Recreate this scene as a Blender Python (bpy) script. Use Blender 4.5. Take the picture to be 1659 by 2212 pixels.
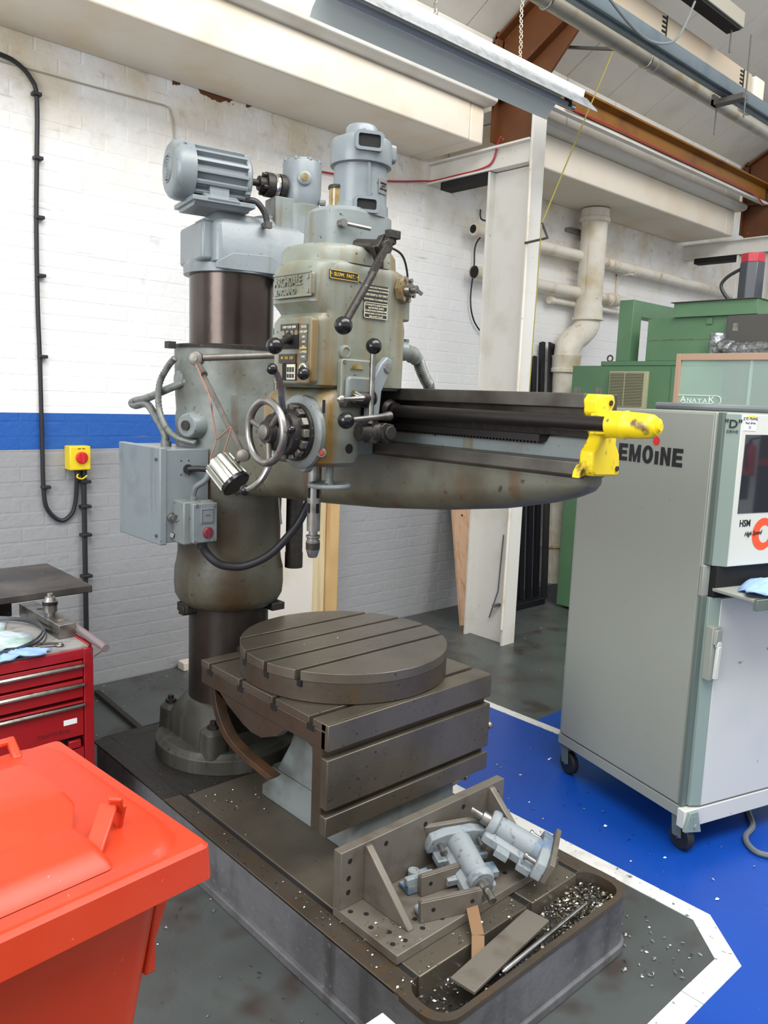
import bpy, bmesh, math, random
from mathutils import Vector, Matrix
random.seed(7)
PI = math.pi
for o in list(bpy.data.objects): bpy.data.objects.remove(o)
SC = bpy.context.scene
COL = SC.collection

# ------------------------------------------------------------------ camera
cd = bpy.data.cameras.new('camera'); cam = bpy.data.objects.new('camera', cd); COL.objects.link(cam)
cd.sensor_fit = 'HORIZONTAL'; cd.sensor_width = 36.0; cd.lens = 1719.27*36/1659; cd.clip_start = .02
_a, _b, _c = 0.746920824, 0.145296398, -0.0382046864
_f = Vector((math.sin(_a)*math.cos(_b), math.cos(_a)*math.cos(_b), -math.sin(_b)))
_r = Vector((math.cos(_a), -math.sin(_a), 0)); _d = _f.cross(_r)
_r2 = math.cos(_c)*_r+math.sin(_c)*_d; _d2 = -math.sin(_c)*_r+math.cos(_c)*_d
M = Matrix((_r2, -_d2, -_f)).transposed().to_4x4(); M.translation = (0, 0, 1.62)
cam.matrix_world = M; SC.camera = cam

# ------------------------------------------------------------------ world, lights, exposure
w = bpy.data.worlds.new('world'); SC.world = w; w.use_nodes = True
bg = w.node_tree.nodes['Background']; bg.inputs[0].default_value = (.97, .985, 1.0, 1); bg.inputs[1].default_value = .80
def area(name, loc, target, sx, sy, power, col=(1, 1, 1)):
    l = bpy.data.lights.new(name, 'AREA'); l.shape = 'RECTANGLE'; l.size = sx; l.size_y = sy; l.energy = power; l.color = col
    o = bpy.data.objects.new(name, l); COL.objects.link(o); o.location = loc
    o.rotation_euler = (Vector(target)-Vector(loc)).to_track_quat('-Z', 'Y').to_euler(); return o
area('rooflight', (1.6, -.3, 5.3), (1.8, 2.4, .6), 7, 2.4, 400, (1, .985, .95))
area('daylight_window', (-3.4, 1.2, 2.6), (1.5, 3.2, 1.3), 2.6, 2.4, 150, (.95, .98, 1))
SC.view_settings.view_transform = 'Standard'; SC.view_settings.look = 'None'
SC.view_settings.gamma = 1; SC.view_settings.use_curve_mapping = False
SC.view_settings.exposure = 0.22

# ------------------------------------------------------------------ materials
def lin(c):
    return tuple(((v/255)/12.92 if v/255 <= .04045 else ((v/255+.055)/1.055)**2.4) for v in c)
def mat(name, col, rough=.5, metal=0., mottle=None, streak=None, speck=None, bump=None, coat=0., world=False, spec=.5, zmix=None):
    """col sRGB 0-255. mottle=(scale,lo,hi,colour) streak=(scale,lo,hi,colour) speck=(scale,lo,hi,colour) bump=(scale,strength)"""
    m = bpy.data.materials.new(name); m.use_nodes = True; nt = m.node_tree; N = nt.nodes; L = nt.links
    b = N['Principled BSDF']; b.inputs['Roughness'].default_value = rough; b.inputs['Metallic'].default_value = metal
    b.inputs['Coat Weight'].default_value = coat; b.inputs['Specular IOR Level'].default_value = spec
    base = lin(col)+(1,)
    b.inputs['Base Color'].default_value = base
    if world: co = N.new('ShaderNodeNewGeometry').outputs['Position']
    else: co = N.new('ShaderNodeTexCoord').outputs['Object']
    cur = None
    if zmix:      # oil-soaked lower part of a casting: (z where clean paint starts, z where it ends, clean paint colour)
        sx = N.new('ShaderNodeSeparateXYZ'); L.new(co, sx.inputs[0]); nz = N.new('ShaderNodeTexNoise'); nz.inputs['Scale'].default_value = 6; L.new(co, nz.inputs['Vector'])
        ad = N.new('ShaderNodeMath'); ad.operation = 'MULTIPLY_ADD'; ad.inputs[1].default_value = .35; L.new(nz.outputs[0], ad.inputs[0]); L.new(sx.outputs[2], ad.inputs[2])
        mr = N.new('ShaderNodeMapRange'); mr.inputs['From Min'].default_value = zmix[0]+.175; mr.inputs['From Max'].default_value = zmix[1]+.175; L.new(ad.outputs[0], mr.inputs[0])
        mx = N.new('ShaderNodeMix'); mx.data_type = 'RGBA'; L.new(mr.outputs[0], mx.inputs[0]); mx.inputs[6].default_value = base; mx.inputs[7].default_value = lin(zmix[2])+(1,); cur = mx.outputs[2]
    for kind, par in (('m', mottle), ('s', streak), ('p', speck)):
        if not par: continue
        n = N.new('ShaderNodeTexNoise'); n.inputs['Scale'].default_value = par[0]
        n.inputs['Detail'].default_value = 2 if kind == 'p' else 5
        if kind == 's':
            mp = N.new('ShaderNodeMapping'); mp.inputs['Scale'].default_value = (1, 1, .09); L.new(co, mp.inputs[0]); L.new(mp.outputs[0], n.inputs['Vector'])
        else: L.new(co, n.inputs['Vector'])
        rp = N.new('ShaderNodeMapRange'); rp.inputs['From Min'].default_value = par[1]; rp.inputs['From Max'].default_value = par[2]
        L.new(n.outputs[0], rp.inputs['Value'])
        mx = N.new('ShaderNodeMix'); mx.data_type = 'RGBA'; L.new(rp.outputs[0], mx.inputs[0])
        if cur: L.new(cur, mx.inputs[6])
        else: mx.inputs[6].default_value = base
        mx.inputs[7].default_value = lin(par[3])+(1,); cur = mx.outputs[2]
    if cur: L.new(cur, b.inputs['Base Color'])
    if bump:
        n = N.new('ShaderNodeTexNoise'); n.inputs['Scale'].default_value = bump[0]; n.inputs['Detail'].default_value = 4; L.new(co, n.inputs['Vector'])
        bp = N.new('ShaderNodeBump'); bp.inputs['Strength'].default_value = bump[1]; bp.inputs['Distance'].default_value = .01
        L.new(n.outputs[0], bp.inputs['Height']); L.new(bp.outputs[0], b.inputs['Normal'])
    m.diffuse_color = base; return m

GREY = mat('machine_grey_paint', (116, 124, 124), .38, 0, (5, .5, .75, (94, 98, 88)), (26, .58, .74, (104, 88, 50)), (60, .68, .75, (54, 54, 46)), (14, .25))
HEADP = mat('stained_grey_paint', (120, 125, 115), .38, 0, (6, .50, .74, (98, 98, 76)), (13, .47, .64, (112, 86, 36)), (70, .68, .76, (58, 54, 40)), (14, .2))
CLEANG = mat('clean_grey_paint', (118, 126, 130), .34, 0, (7, .55, .8, (98, 105, 106)), (18, .62, .8, (92, 92, 76)), (80, .7, .78, (70, 73, 72)), (20, .12))
OLIVE = mat('grimy_casting', (84, 82, 70), .42, 0, (4, .44, .70, (64, 54, 36)), (9, .54, .76, (66, 48, 30)), (45, .66, .76, (40, 38, 30)), (12, .3), zmix=(1.18, 1.42, (108, 114, 110)))
ARMP = mat('arm_casting_paint', (94, 92, 78), .45, 0, (4.5, .48, .72, (72, 66, 50)), (7, .57, .72, (88, 54, 28)), (40, .66, .76, (44, 40, 30)), (12, .35), zmix=(1.36, 1.56, (108, 113, 107)))
IRON = mat('bare_cast_iron', (90, 82, 73), .42, .55, (6, .45, .7, (80, 72, 62)), (22, .5, .75, (96, 78, 58)), (90, .66, .75, (56, 52, 46)), (40, .12))
IRONTOP = mat('machined_iron_top', (113, 106, 94), .38, .6, (5, .45, .72, (96, 90, 80)), None, (80, .68, .76, (64, 60, 54)), (60, .08))
DARKIRON = mat('oily_dark_iron', (48, 45, 42), .5, .35, (7, .42, .68, (46, 42, 38)), None, (110, .66, .74, (100, 98, 94)), (30, .3))
BASEP = mat('painted_base_side', (98, 99, 102), .6, 0, (5, .45, .7, (72, 72, 74)), (9, .55, .75, (58, 54, 54)), (50, .64, .76, (112, 114, 118)), (18, .4))
COLM = mat('ground_column_steel', (78, 70, 66), .24, .9, (3, .4, .7, (60, 52, 48)), None, None, (50, .03))
COLD = mat('oiled_column_steel', (70, 64, 60), .34, .6, (5, .45, .7, (52, 44, 40)), (10, .55, .7, (88, 78, 70)), None, (30, .1))
RAILM = mat('rail_steel', (106, 102, 97), .35, .7, (6, .4, .7, (66, 60, 54)))
SHAFT = mat('dark_shaft_steel', (52, 48, 48), .36, .7)
DULL = mat('dull_worn_steel', (118, 114, 108), .42, .6, (18, .45, .7, (92, 86, 80)))
CHROME = mat('worn_bright_steel', (198, 196, 190), .2, 1., (30, .5, .7, (150, 146, 138)))
STEEL = mat('grey_steel', (150, 148, 144), .34, .9, (20, .45, .7, (108, 104, 98)))
BLACKP = mat('black_plastic', (18, 18, 20), .18, 0)
RUBBER = mat('black_rubber', (32, 32, 34), .55, 0)
CABLE = mat('black_cable', (34, 34, 38), .5, 0)
GCAB = mat('grey_cable', (98, 104, 106), .5, 0)
FLEX = mat('flex_conduit', (112, 116, 112), .4, .2, (40, .5, .7, (76, 76, 72)))
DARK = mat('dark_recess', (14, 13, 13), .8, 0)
YEL = mat('yellow_paint', (236, 208, 20), .38, 0, (16, .60, .70, (96, 74, 48)), None, (40, .66, .72, (120, 110, 70)))
BRASS = mat('brass_plate', (150, 120, 50), .4, .5)
PLATE = mat('black_name_plate', (44, 42, 40), .45, .1)
PLATEG = mat('grey_chart_plate', (92, 92, 86), .45, .3)
INK = mat('plate_lettering', (206, 202, 180), .5, 0)
GOLDINK = mat('gold_lettering', (206, 170, 60), .45, .2)
SIGHT = mat('oil_sight_glass', (150, 128, 72), .15, 0, (30, .4, .7, (86, 70, 36)), None, None, None, .5)
VISE = mat('vise_blue_paint', (138, 146, 150), .55, 0, (9, .54, .66, (78, 106, 138)), None, (50, .6, .72, (104, 110, 114)), (40, .2))
VSTEEL = mat('vise_jaw_steel', (122, 116, 107), .45, .4, (14, .5, .7, (104, 96, 86)))
LAMPAL = mat('lamp_aluminium', (190, 190, 180), .3, .8)
REDB = mat('orange_red_plastic', (192, 54, 22), .42, 0, (4, .5, .85, (196, 72, 44)), None, (140, .74, .80, (214, 120, 96)), (120, .02))
TOOLRED = mat('toolbox_red_enamel', (150, 18, 26), .28, 0, (6, .5, .8, (150, 22, 30)), None, None, None, .3)
MATGREY = mat('grey_bench_mat', (142, 140, 138), .8, 0, (20, .5, .7, (118, 112, 108)))
PLATEST = mat('surface_plate_steel', (74, 70, 68), .4, .4, (4, .45, .7, (112, 104, 98)), None, (40, .66, .75, (134, 128, 122)))
BLUEP = mat('blue_paper_cloth', (142, 172, 222), .8, 0, (20, .5, .8, (120, 150, 206)))
POLY = mat('clear_plastic_bag', (186, 200, 206), .2, 0, (12, .5, .66, (150, 176, 168)))
HOOPM = mat('bandsaw_blade_steel', (96, 100, 104), .32, .7)
CABS = mat('cabinet_side_grey', (146, 150, 142), .4, 0, (3, .5, .8, (146, 148, 140)), None, (60, .74, .8, (110, 110, 106)))
CABF = mat('cabinet_front_white', (206, 208, 200), .38, 0, (4, .55, .8, (198, 202, 200)), None, (30, .74, .78, (150, 152, 152)))
CABG = mat('cabinet_green_strip', (134, 150, 142), .42, 0)
CABD = mat('cabinet_dark_strip', (96, 108, 102), .45, 0)
BLACKT = mat('black_print', (26, 26, 32), .5, 0)
REDT = mat('red_print', (214, 40, 40), .5, 0)
ORNG = mat('orange_print', (240, 84, 48), .5, 0)
PAPER = mat('paper_label', (232, 234, 236), .7, 0)
STICKY = mat('yellow_tape', (236, 226, 90), .6, 0)
SCREEN = mat('monitor_glass', (44, 48, 54), .03, 0, None, None, None, None, 1., False, 1.)
GREENM = mat('green_machine_paint', (84, 120, 88), .42, 0, (3, .5, .8, (96, 130, 98)), None, (50, .74, .8, (80, 104, 80)))
GREEND = mat('dark_green_side', (72, 100, 76), .45, 0, (4, .5, .8, (80, 104, 84)))
TAN = mat('guard_tan_frame', (172, 142, 120), .5, 0)
BEIGE = mat('beige_grille', (166, 166, 134), .5, 0)
MGREY = mat('machine_head_grey', (74, 72, 68), .5, .1, (6, .5, .75, (76, 74, 70)))
MOTORD = mat('servo_motor_dark', (72, 76, 82), .38, .2)
MOTORR = mat('servo_motor_red', (172, 48, 62), .45, 0)
FOIL = mat('crumpled_foil', (200, 204, 208), .22, .9, (30, .45, .6, (150, 154, 160)), None, None, (40, .8))
WHITEP = mat('white_painted_steel', (214, 206, 192), .5, 0, (5, .52, .74, (204, 192, 170)), None, (30, .7, .8, (176, 166, 148)))
COLW = mat('stanchion_white_paint', (214, 212, 206), .5, 0, (4, .5, .78, (196, 192, 180)), None, (40, .72, .8, (160, 156, 148)))
CREAM = mat('cream_beam_paint', (228, 219, 204), .7, 0, (2.4, .48, .72, (222, 206, 180)), None, (60, .7, .8, (206, 192, 168)), (30, .1))
ROOFM = mat('roof_sheet', (214, 210, 200), .7, 0, (3, .5, .8, (196, 192, 182)))
BROWN = mat('red_brown_steel_paint', (92, 52, 20), .5, 0, (5, .48, .75, (84, 44, 22)), None, (40, .7, .78, (140, 90, 40)))
OCHRE = mat('ochre_brown_rail_paint', (138, 92, 20), .45, 0, (4, .5, .75, (110, 66, 26)))
PIPEW = mat('painted_iron_pipe', (226, 220, 208), .5, 0, (6, .5, .74, (204, 188, 154)), (12, .62, .75, (180, 150, 96)), (50, .68, .78, (140, 130, 116)))
PIPEG = mat('silver_service_pipe', (168, 164, 152), .4, .3, (7, .5, .7, (150, 136, 104)))
TRAY = mat('galvanised_blue_channel', (104, 116, 122), .4, .5, (8, .5, .7, (92, 106, 116)))
GALV = mat('galvanised_reflector', (186, 190, 194), .36, .6, (26, .46, .62, (160, 164, 168)))
REFW = mat('reflector_white_enamel', (212, 220, 216), .3, 0)
TUBE = mat('unlit_lamp_tube', (150, 156, 168), .12, 0)
TRUNK = mat('tan_trunking', (166, 154, 136), .6, 0, (5, .5, .75, (172, 150, 126)))
YCORD = mat('yellow_pull_cord', (150, 140, 60), .6, 0)
REDC = mat('red_cable', (176, 48, 58), .5, 0)
SWITCHY = mat('yellow_switch_box', (236, 206, 40), .4, 0)
SWITCHR = mat('red_switch_knob', (206, 44, 50), .4, 0)
SIGNG = mat('green_exit_sign', (24, 110, 84), .5, 0)
SIGNY = mat('pale_exit_print', (214, 226, 150), .5, 0)
DOORW = mat('white_door_paint', (222, 216, 208), .5, 0, (3, .5, .75, (204, 190, 166)))
TIMB = mat('pale_timber', (206, 172, 120), .6, 0, (3, .5, .75, (188, 150, 100)), (22, .5, .7, (182, 140, 92)))
TIMBL = mat('pale_planed_timber', (212, 196, 158), .6, 0, None, (22, .5, .7, (192, 168, 124)))
PLANK = mat('pink_pine_plank', (206, 168, 138), .6, 0, (3, .5, .75, (196, 152, 118)), (30, .5, .7, (186, 140, 106)), (26, .74, .77, (60, 36, 24)))
CARD = mat('brown_board', (128, 98, 68), .7, 0)
POSTG = mat('pale_green_box_paint', (208, 216, 196), .55, 0)
FBLUE = mat('blue_floor_paint', (10, 66, 158), .34, 0, (2.2, .5, .8, (10, 58, 146)), None, (70, .72, .77, (60, 106, 180)), (30, .05))
FWHITE = mat('white_line_paint', (214, 214, 210), .5, 0, (14, .52, .75, (180, 180, 178)), None, (60, .66, .72, (130, 130, 132)))
SWARF = mat('bright_swarf', (226, 226, 230), .22, 1.)
SWARFD = mat('dull_swarf', (150, 146, 132), .35, .9, (60, .45, .6, (86, 80, 66)))
BLACKM = mat('black_steel_lengths', (30, 30, 36), .4, .3)

def wall_material():
    m = bpy.data.materials.new('painted_brick'); m.use_nodes = True; nt = m.node_tree; N = nt.nodes; L = nt.links
    b = N['Principled BSDF']; b.inputs['Roughness'].default_value = .6
    g = N.new('ShaderNodeNewGeometry').outputs['Position']
    sp = N.new('ShaderNodeSeparateXYZ'); L.new(g, sp.inputs[0])
    def noise(sc, lo, hi, det=6, src=g):
        n = N.new('ShaderNodeTexNoise'); n.inputs['Scale'].default_value = sc; n.inputs['Detail'].default_value = det; L.new(src, n.inputs['Vector'])
        r = N.new('ShaderNodeMapRange'); r.inputs['From Min'].default_value = lo; r.inputs['From Max'].default_value = hi; L.new(n.outputs[0], r.inputs[0]); return r.outputs[0]
    def mth(op, a, b_=None):
        n = N.new('ShaderNodeMath'); n.operation = op
        for i, v in enumerate((a, b_)):
            if v is None: continue
            if isinstance(v, (int, float)): n.inputs[i].default_value = v
            else: L.new(v, n.inputs[i])
        return n.outputs[0]
    def mix(fac, a, c):
        n = N.new('ShaderNodeMix'); n.data_type = 'RGBA'
        if isinstance(fac, (int, float)): n.inputs[0].default_value = fac
        else: L.new(fac, n.inputs[0])
        for i, v in ((6, a), (7, c)):
            if isinstance(v, tuple): n.inputs[i].default_value = lin(v)+(1,)
            else: L.new(v, n.inputs[i])
        return n.outputs[2]
    z = sp.outputs[2]; x = sp.outputs[0]
    col = mix(mth('GREATER_THAN', z, 1.288), (152, 153, 156), (30, 88, 168))
    col = mix(mth('GREATER_THAN', z, 1.47), col, (238, 238, 238))
    # smoke and damp stains, dust, scuffs: marks of their own
    hi = N.new('ShaderNodeMapRange'); hi.inputs['From Min'].default_value = 2.45; hi.inputs['From Max'].default_value = 3.2; L.new(z, hi.inputs[0])
    col = mix(mth('MULTIPLY', mth('MULTIPLY', hi.outputs[0], noise(3.2, .34, .66)), .8), col, (206, 188, 152))
    col = mix(mth('MULTIPLY', mth('MULTIPLY', hi.outputs[0], noise(16, .58, .76)), .4), col, (150, 134, 108))
    col = mix(mth('MULTIPLY', noise(9, .68, .78), .25), col, (150, 144, 134))
    st = N.new('ShaderNodeMapping'); st.inputs['Scale'].default_value = (.35, 1, 3.2); L.new(g, st.inputs[0])
    col = mix(mth('MULTIPLY', noise(7, .68, .73, 5, st.outputs[0]), .35), col, (120, 116, 110))
    # bare brick where the paint has fallen away under the beam
    e1 = mth('MULTIPLY', mth('GREATER_THAN', x, 2.15), mth('LESS_THAN', x, 2.85))
    e2 = mth('GREATER_THAN', mth('ADD', z, mth('MULTIPLY', noise(7, .3, .7), .09)), 3.262)
    col = mix(mth('MULTIPLY', e1, e2), col, (104, 60, 30))
    L.new(col, b.inputs['Base Color'])
    n = N.new('ShaderNodeTexNoise'); n.inputs['Scale'].default_value = 30; n.inputs['Detail'].default_value = 5; L.new(g, n.inputs['Vector'])
    bp = N.new('ShaderNodeBump'); bp.inputs['Strength'].default_value = .35; bp.inputs['Distance'].default_value = .01; L.new(n.outputs[0], bp.inputs['Height']); L.new(bp.outputs[0], b.inputs['Normal'])
    return m
WALL = wall_material()
def floor_material():
    m = mat('grey_floor_paint', (74, 79, 78), .34, 0, (1.6, .45, .7, (58, 59, 58)), None, (6, .54, .72, (60, 53, 50)), (25, .12), 0, True)
    return m
FLOOR = floor_material()

# ------------------------------------------------------------------ geometry helpers
def cr(pts, k=6):
    P = [Vector(p) for p in pts]; out = []
    for i in range(len(P)-1):
        p0 = P[max(i-1, 0)]; p1 = P[i]; p2 = P[i+1]; p3 = P[min(i+2, len(P)-1)]
        for j in range(k):
            t = j/k; out.append(.5*((2*p1)+(p2-p0)*t+(2*p0-5*p1+4*p2-p3)*t*t+(3*p1-p0-3*p2+p3)*t**3))
    out.append(P[-1]); return out
def rrect(x0, x1, y0, y1, r, n=5):
    r = min(r, (x1-x0)/2-1e-4, (y1-y0)/2-1e-4); o = []
    for cx, cy, a in ((x1-r, y1-r, 0), (x0+r, y1-r, PI/2), (x0+r, y0+r, PI), (x1-r, y0+r, 1.5*PI)):
        for i in range(n+1):
            t = a+PI/2*i/n; o.append((cx+r*math.cos(t), cy+r*math.sin(t)))
    return o
def frame(d):
    d = Vector(d).normalized(); u = Vector((0, 0, 1)) if abs(d.z) < .9 else Vector((1, 0, 0))
    a = d.cross(u).normalized(); return d, a, d.cross(a).normalized()
class MB:
    def __init__(s, xf=None): s.v = []; s.f = []; s.xf = xf or Matrix.Identity(4)
    def add(s, V, F):
        n = len(s.v); s.v += [s.xf @ Vector(p) for p in V]; s.f += [[i+n for i in f] for f in F]; return s
    def box(s, x0, x1, y0, y1, z0, z1):
        return s.add([(x, y, z) for z in (z0, z1) for y in (y0, y1) for x in (x0, x1)], [(0, 2, 3, 1), (4, 5, 7, 6), (0, 1, 5, 4), (2, 6, 7, 3), (0, 4, 6, 2), (1, 3, 7, 5)])
    def bar(s, p, q, wd, ht, up=(0, 0, 1)):
        p = Vector(p); q = Vector(q); d = (q-p).normalized(); a = d.cross(Vector(up)).normalized(); b = a.cross(d)
        V = [c+a*sx*wd/2+b*sz*ht/2 for c in (p, q) for sx, sz in ((-1, -1), (1, -1), (1, 1), (-1, 1))]
        return s.add(V, [(0, 1, 2, 3), (7, 6, 5, 4), (0, 4, 5, 1), (1, 5, 6, 2), (2, 6, 7, 3), (3, 7, 4, 0)])
    def rings(s, R, cap=True):
        n = len(R[0]); V = [p for r in R for p in r]; F = []
        for i in range(len(R)-1):
            for j in range(n): F.append((i*n+j, i*n+(j+1) % n, (i+1)*n+(j+1) % n, (i+1)*n+j))
        if cap: F.append(tuple(range(n))[::-1]); F.append(tuple((len(R)-1)*n+j for j in range(n)))
        return s.add(V, F)
    def prism(s, pts, axis, a, b):
        def P(p, t): return {'x': (t, p[0], p[1]), 'y': (p[0], t, p[1]), 'z': (p[0], p[1], t)}[axis]
        return s.rings([[P(p, a) for p in pts], [P(p, b) for p in pts]])
    def loft(s, secs, n=5):   # secs: (z,x0,x1,y0,y1,r)
        return s.rings([[(x, y, z) for x, y in rrect(x0, x1, y0, y1, r, n)] for z, x0, x1, y0, y1, r in secs])
    def lathe(s, p, d, prof, n=32, cap=True):
        d, a, b = frame(d); p = Vector(p)
        return s.rings([[p+d*h+(a*math.cos(2*PI*j/n)+b*math.sin(2*PI*j/n))*max(r, 1e-4) for j in range(n)] for h, r in prof], cap)
    def cyl(s, p, q, r, r2=None, n=20):
        p = Vector(p); q = Vector(q); return s.lathe(p, q-p, [(0, r), ((q-p).length, r if r2 is None else r2)], n)
    def tube(s, pts, r, n=10):
        P = [Vector(p) for p in pts]; R = []; d, a, b = frame(P[1]-P[0])
        for i, p in enumerate(P):
            t = (P[min(i+1, len(P)-1)]-P[max(i-1, 0)]).normalized()
            a = (a-t*a.dot(t)).normalized(); b = t.cross(a); rr = r[i] if isinstance(r, (list, tuple)) else r
            R.append([p+(a*math.cos(2*PI*j/n)+b*math.sin(2*PI*j/n))*rr for j in range(n)])
        return s.rings(R)
    def sphere(s, c, r, n=20):
        m = n//2; return s.lathe(Vector(c)-Vector((0, 0, r)), (0, 0, 1), [(r-r*math.cos(PI*i/m), r*math.sin(PI*i/m)) for i in range(m+1)], n)
    def torus(s, c, ax, R, r, n=36, k=10):
        d, a, b = frame(ax); c = Vector(c); V = []; F = []
        for i in range(n):
            t = 2*PI*i/n; e = a*math.cos(t)+b*math.sin(t)
            for j in range(k): u = 2*PI*j/k; V.append(c+e*(R+r*math.cos(u))+d*r*math.sin(u))
        for i in range(n):
            for j in range(k): F.append((i*k+j, ((i+1) % n)*k+j, ((i+1) % n)*k+(j+1) % k, i*k+(j+1) % k))
        return s.add(V, F)
    def build(s, name, m, parent=None, bevel=0, angle=35, seg=2):
        parent = clampp(parent); org = root_loc(parent)
        me = bpy.data.meshes.new(name); me.from_pydata([v-org for v in s.v], [], s.f)
        bm = bmesh.new(); bm.from_mesh(me); bmesh.ops.recalc_face_normals(bm, faces=bm.faces); bm.to_mesh(me); bm.free()
        me.polygons.foreach_set('use_smooth', [True]*len(me.polygons)); me.set_sharp_from_angle(angle=math.radians(angle))
        me.materials.append(m)
        o = bpy.data.objects.new(name, me); COL.objects.link(o)
        if parent: o.parent = parent
        if bevel:
            bv = o.modifiers.new('bevel', 'BEVEL'); bv.width = bevel; bv.segments = seg; bv.limit_method = 'ANGLE'; bv.angle_limit = math.radians(40)
        return o
def lvl(o):            # no more than thing > part > sub-part
    k = 0
    while o and o.parent: k += 1; o = o.parent
    return k
def clampp(p):
    while p is not None and lvl(p) > 1: p = p.parent
    return p
def root_loc(o):
    v = Vector((0, 0, 0))
    while o: v = v+Vector(o.location); o = o.parent
    return v
def tag(o, label=None, cat=None, group=None, kind=None):
    if label: o['label'] = label
    if cat: o['category'] = cat
    if group: o['group'] = group
    if kind: o['kind'] = kind
    return o
def thing(name, loc, label=None, cat=None, group=None, kind=None):
    o = bpy.data.objects.new(name, None); COL.objects.link(o); o.location = loc; o.empty_display_size = .1
    return tag(o, label, cat, group, kind)
def text(name, s, h, c, right, up, m, parent, bold=0., squash=1., ext=.0006, align='CENTER', fitw=None, space=1.):
    parent = clampp(parent)
    cu = bpy.data.curves.new(name, 'FONT'); cu.body = s; cu.size = h*1.4; cu.align_x = align; cu.align_y = 'CENTER'; cu.offset = bold; cu.extrude = ext; cu.resolution_u = 3; cu.space_character = space
    t = bpy.data.objects.new(name+'_curve', cu); COL.objects.link(t)
    me = bpy.data.meshes.new_from_object(t.evaluated_get(bpy.context.evaluated_depsgraph_get()))
    bpy.data.objects.remove(t)
    R = Vector(right).normalized(); U = Vector(up).normalized(); W = R.cross(U); c = Vector(c)-root_loc(parent)
    if fitw: xs_ = [v.co.x for v in me.vertices]; squash = fitw/(max(xs_)-min(xs_))
    for v in me.vertices: v.co = c+R*v.co.x*squash+U*v.co.y+W*v.co.z
    me.materials.clear(); me.materials.append(m)
    o = bpy.data.objects.new(name, me); COL.objects.link(o); o.parent = parent; return o
def block_letters(name, s, h, w_, st, gap, c, right, up, m, parent):
    'heavy plain sans capitals cut from flat strokes: c = left end of the baseline'
    Rv = Vector(right).normalized(); U = Vector(up).normalized(); W = Rv.cross(U); x = 0
    for ch in s:
        cw = {'i': st, 'M': w_*1.25, 'O': w_*1.12, 'L': w_*.9}.get(ch, w_); P = []
        if ch == 'E': P = [(0, 0, st, h), (st, 0, cw, st*.85), (st, (h-st*.8)/2, cw*.93, (h+st*.8)/2), (st, h-st*.85, cw, h)]
        if ch == 'L': P = [(0, 0, st, h), (st, 0, cw, st*.85)]
        if ch == 'i': P = [(0, 0, st, h*.74)]
        quads = [[(a, b), (c_, b), (c_, d), (a, d)] for a, b, c_, d in P]
        if ch == 'M': quads = [[(0, 0), (st*.85, 0), (st*.85, h), (0, h)], [(cw-st*.85, 0), (cw, 0), (cw, h), (cw-st*.85, h)], [(st*.85, h), (st*.85, h*.55), (cw/2-st*.3, 0), (cw/2, 0)], [(st*.85, h), (cw/2, 0), (cw/2, h*.35), (st*1.1, h)], [(cw-st*.85, h*.55), (cw-st*.85, h), (cw/2, h*.35), (cw/2, 0)], [(cw-st*.85, h*.55), (cw/2, 0), (cw/2+st*.3, 0), (cw-st*.85, h*.5)]]
        if ch == 'N': quads = [[(0, 0), (st*.9, 0), (st*.9, h), (0, h)], [(cw-st*.9, 0), (cw, 0), (cw, h), (cw-st*.9, h)], [(st*.9, h), (st*.9, h*.55), (cw-st*.9, 0), (cw-st*.9, h*.45)]]
        if ch == 'O':
            n = 28; o = [(cw/2+cw/2*math.cos(2*PI*j/n), h/2+h*.52*math.sin(2*PI*j/n)) for j in range(n)]; i_ = [(cw/2+(cw/2-st*.95)*math.cos(2*PI*j/n), h/2+(h*.52-st*.8)*math.sin(2*PI*j/n)) for j in range(n)]
            quads = [[o[j], o[(j+1) % n], i_[(j+1) % n], i_[j]] for j in range(n)]
        mb = MB()
        for q in quads: mb.add([Vector(c)+Rv*(x+a)+U*b+W*t for t in (0, .0008) for a, b in q], [(3, 2, 1, 0), (4, 5, 6, 7), (0, 1, 5, 4), (1, 2, 6, 5), (2, 3, 7, 6), (3, 0, 4, 7)])
        mb.build(name, m, parent); x += cw+gap
    return x
def rotz(deg, o): return Matrix.Translation(Vector(o)) @ Matrix.Rotation(math.radians(deg), 4, 'Z')
def ball(mb, c, r): return mb.sphere(c, r, 20)
def chips(name, m, parent, n, fn, s0, s1, label=None):
    mb = MB()
    for i in range(n):
        p = Vector(fn()); s = random.uniform(s0, s1); R = Matrix.Rotation(random.uniform(0, 6.28), 3, 'Z') @ Matrix.Rotation(random.uniform(-.8, .8), 3, 'X')
        mb.add([p+R @ Vector(q)*s for q in ((-1, -.3, 0), (.2, -.5, .35), (1, .2, .15), (-.2, .5, .3))], [(0, 1, 3), (1, 2, 3), (0, 3, 2, 1)])
    o = mb.build(name, m, parent); o['kind'] = 'stuff'
    if label and not parent: o['label'] = label
    return o

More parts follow.
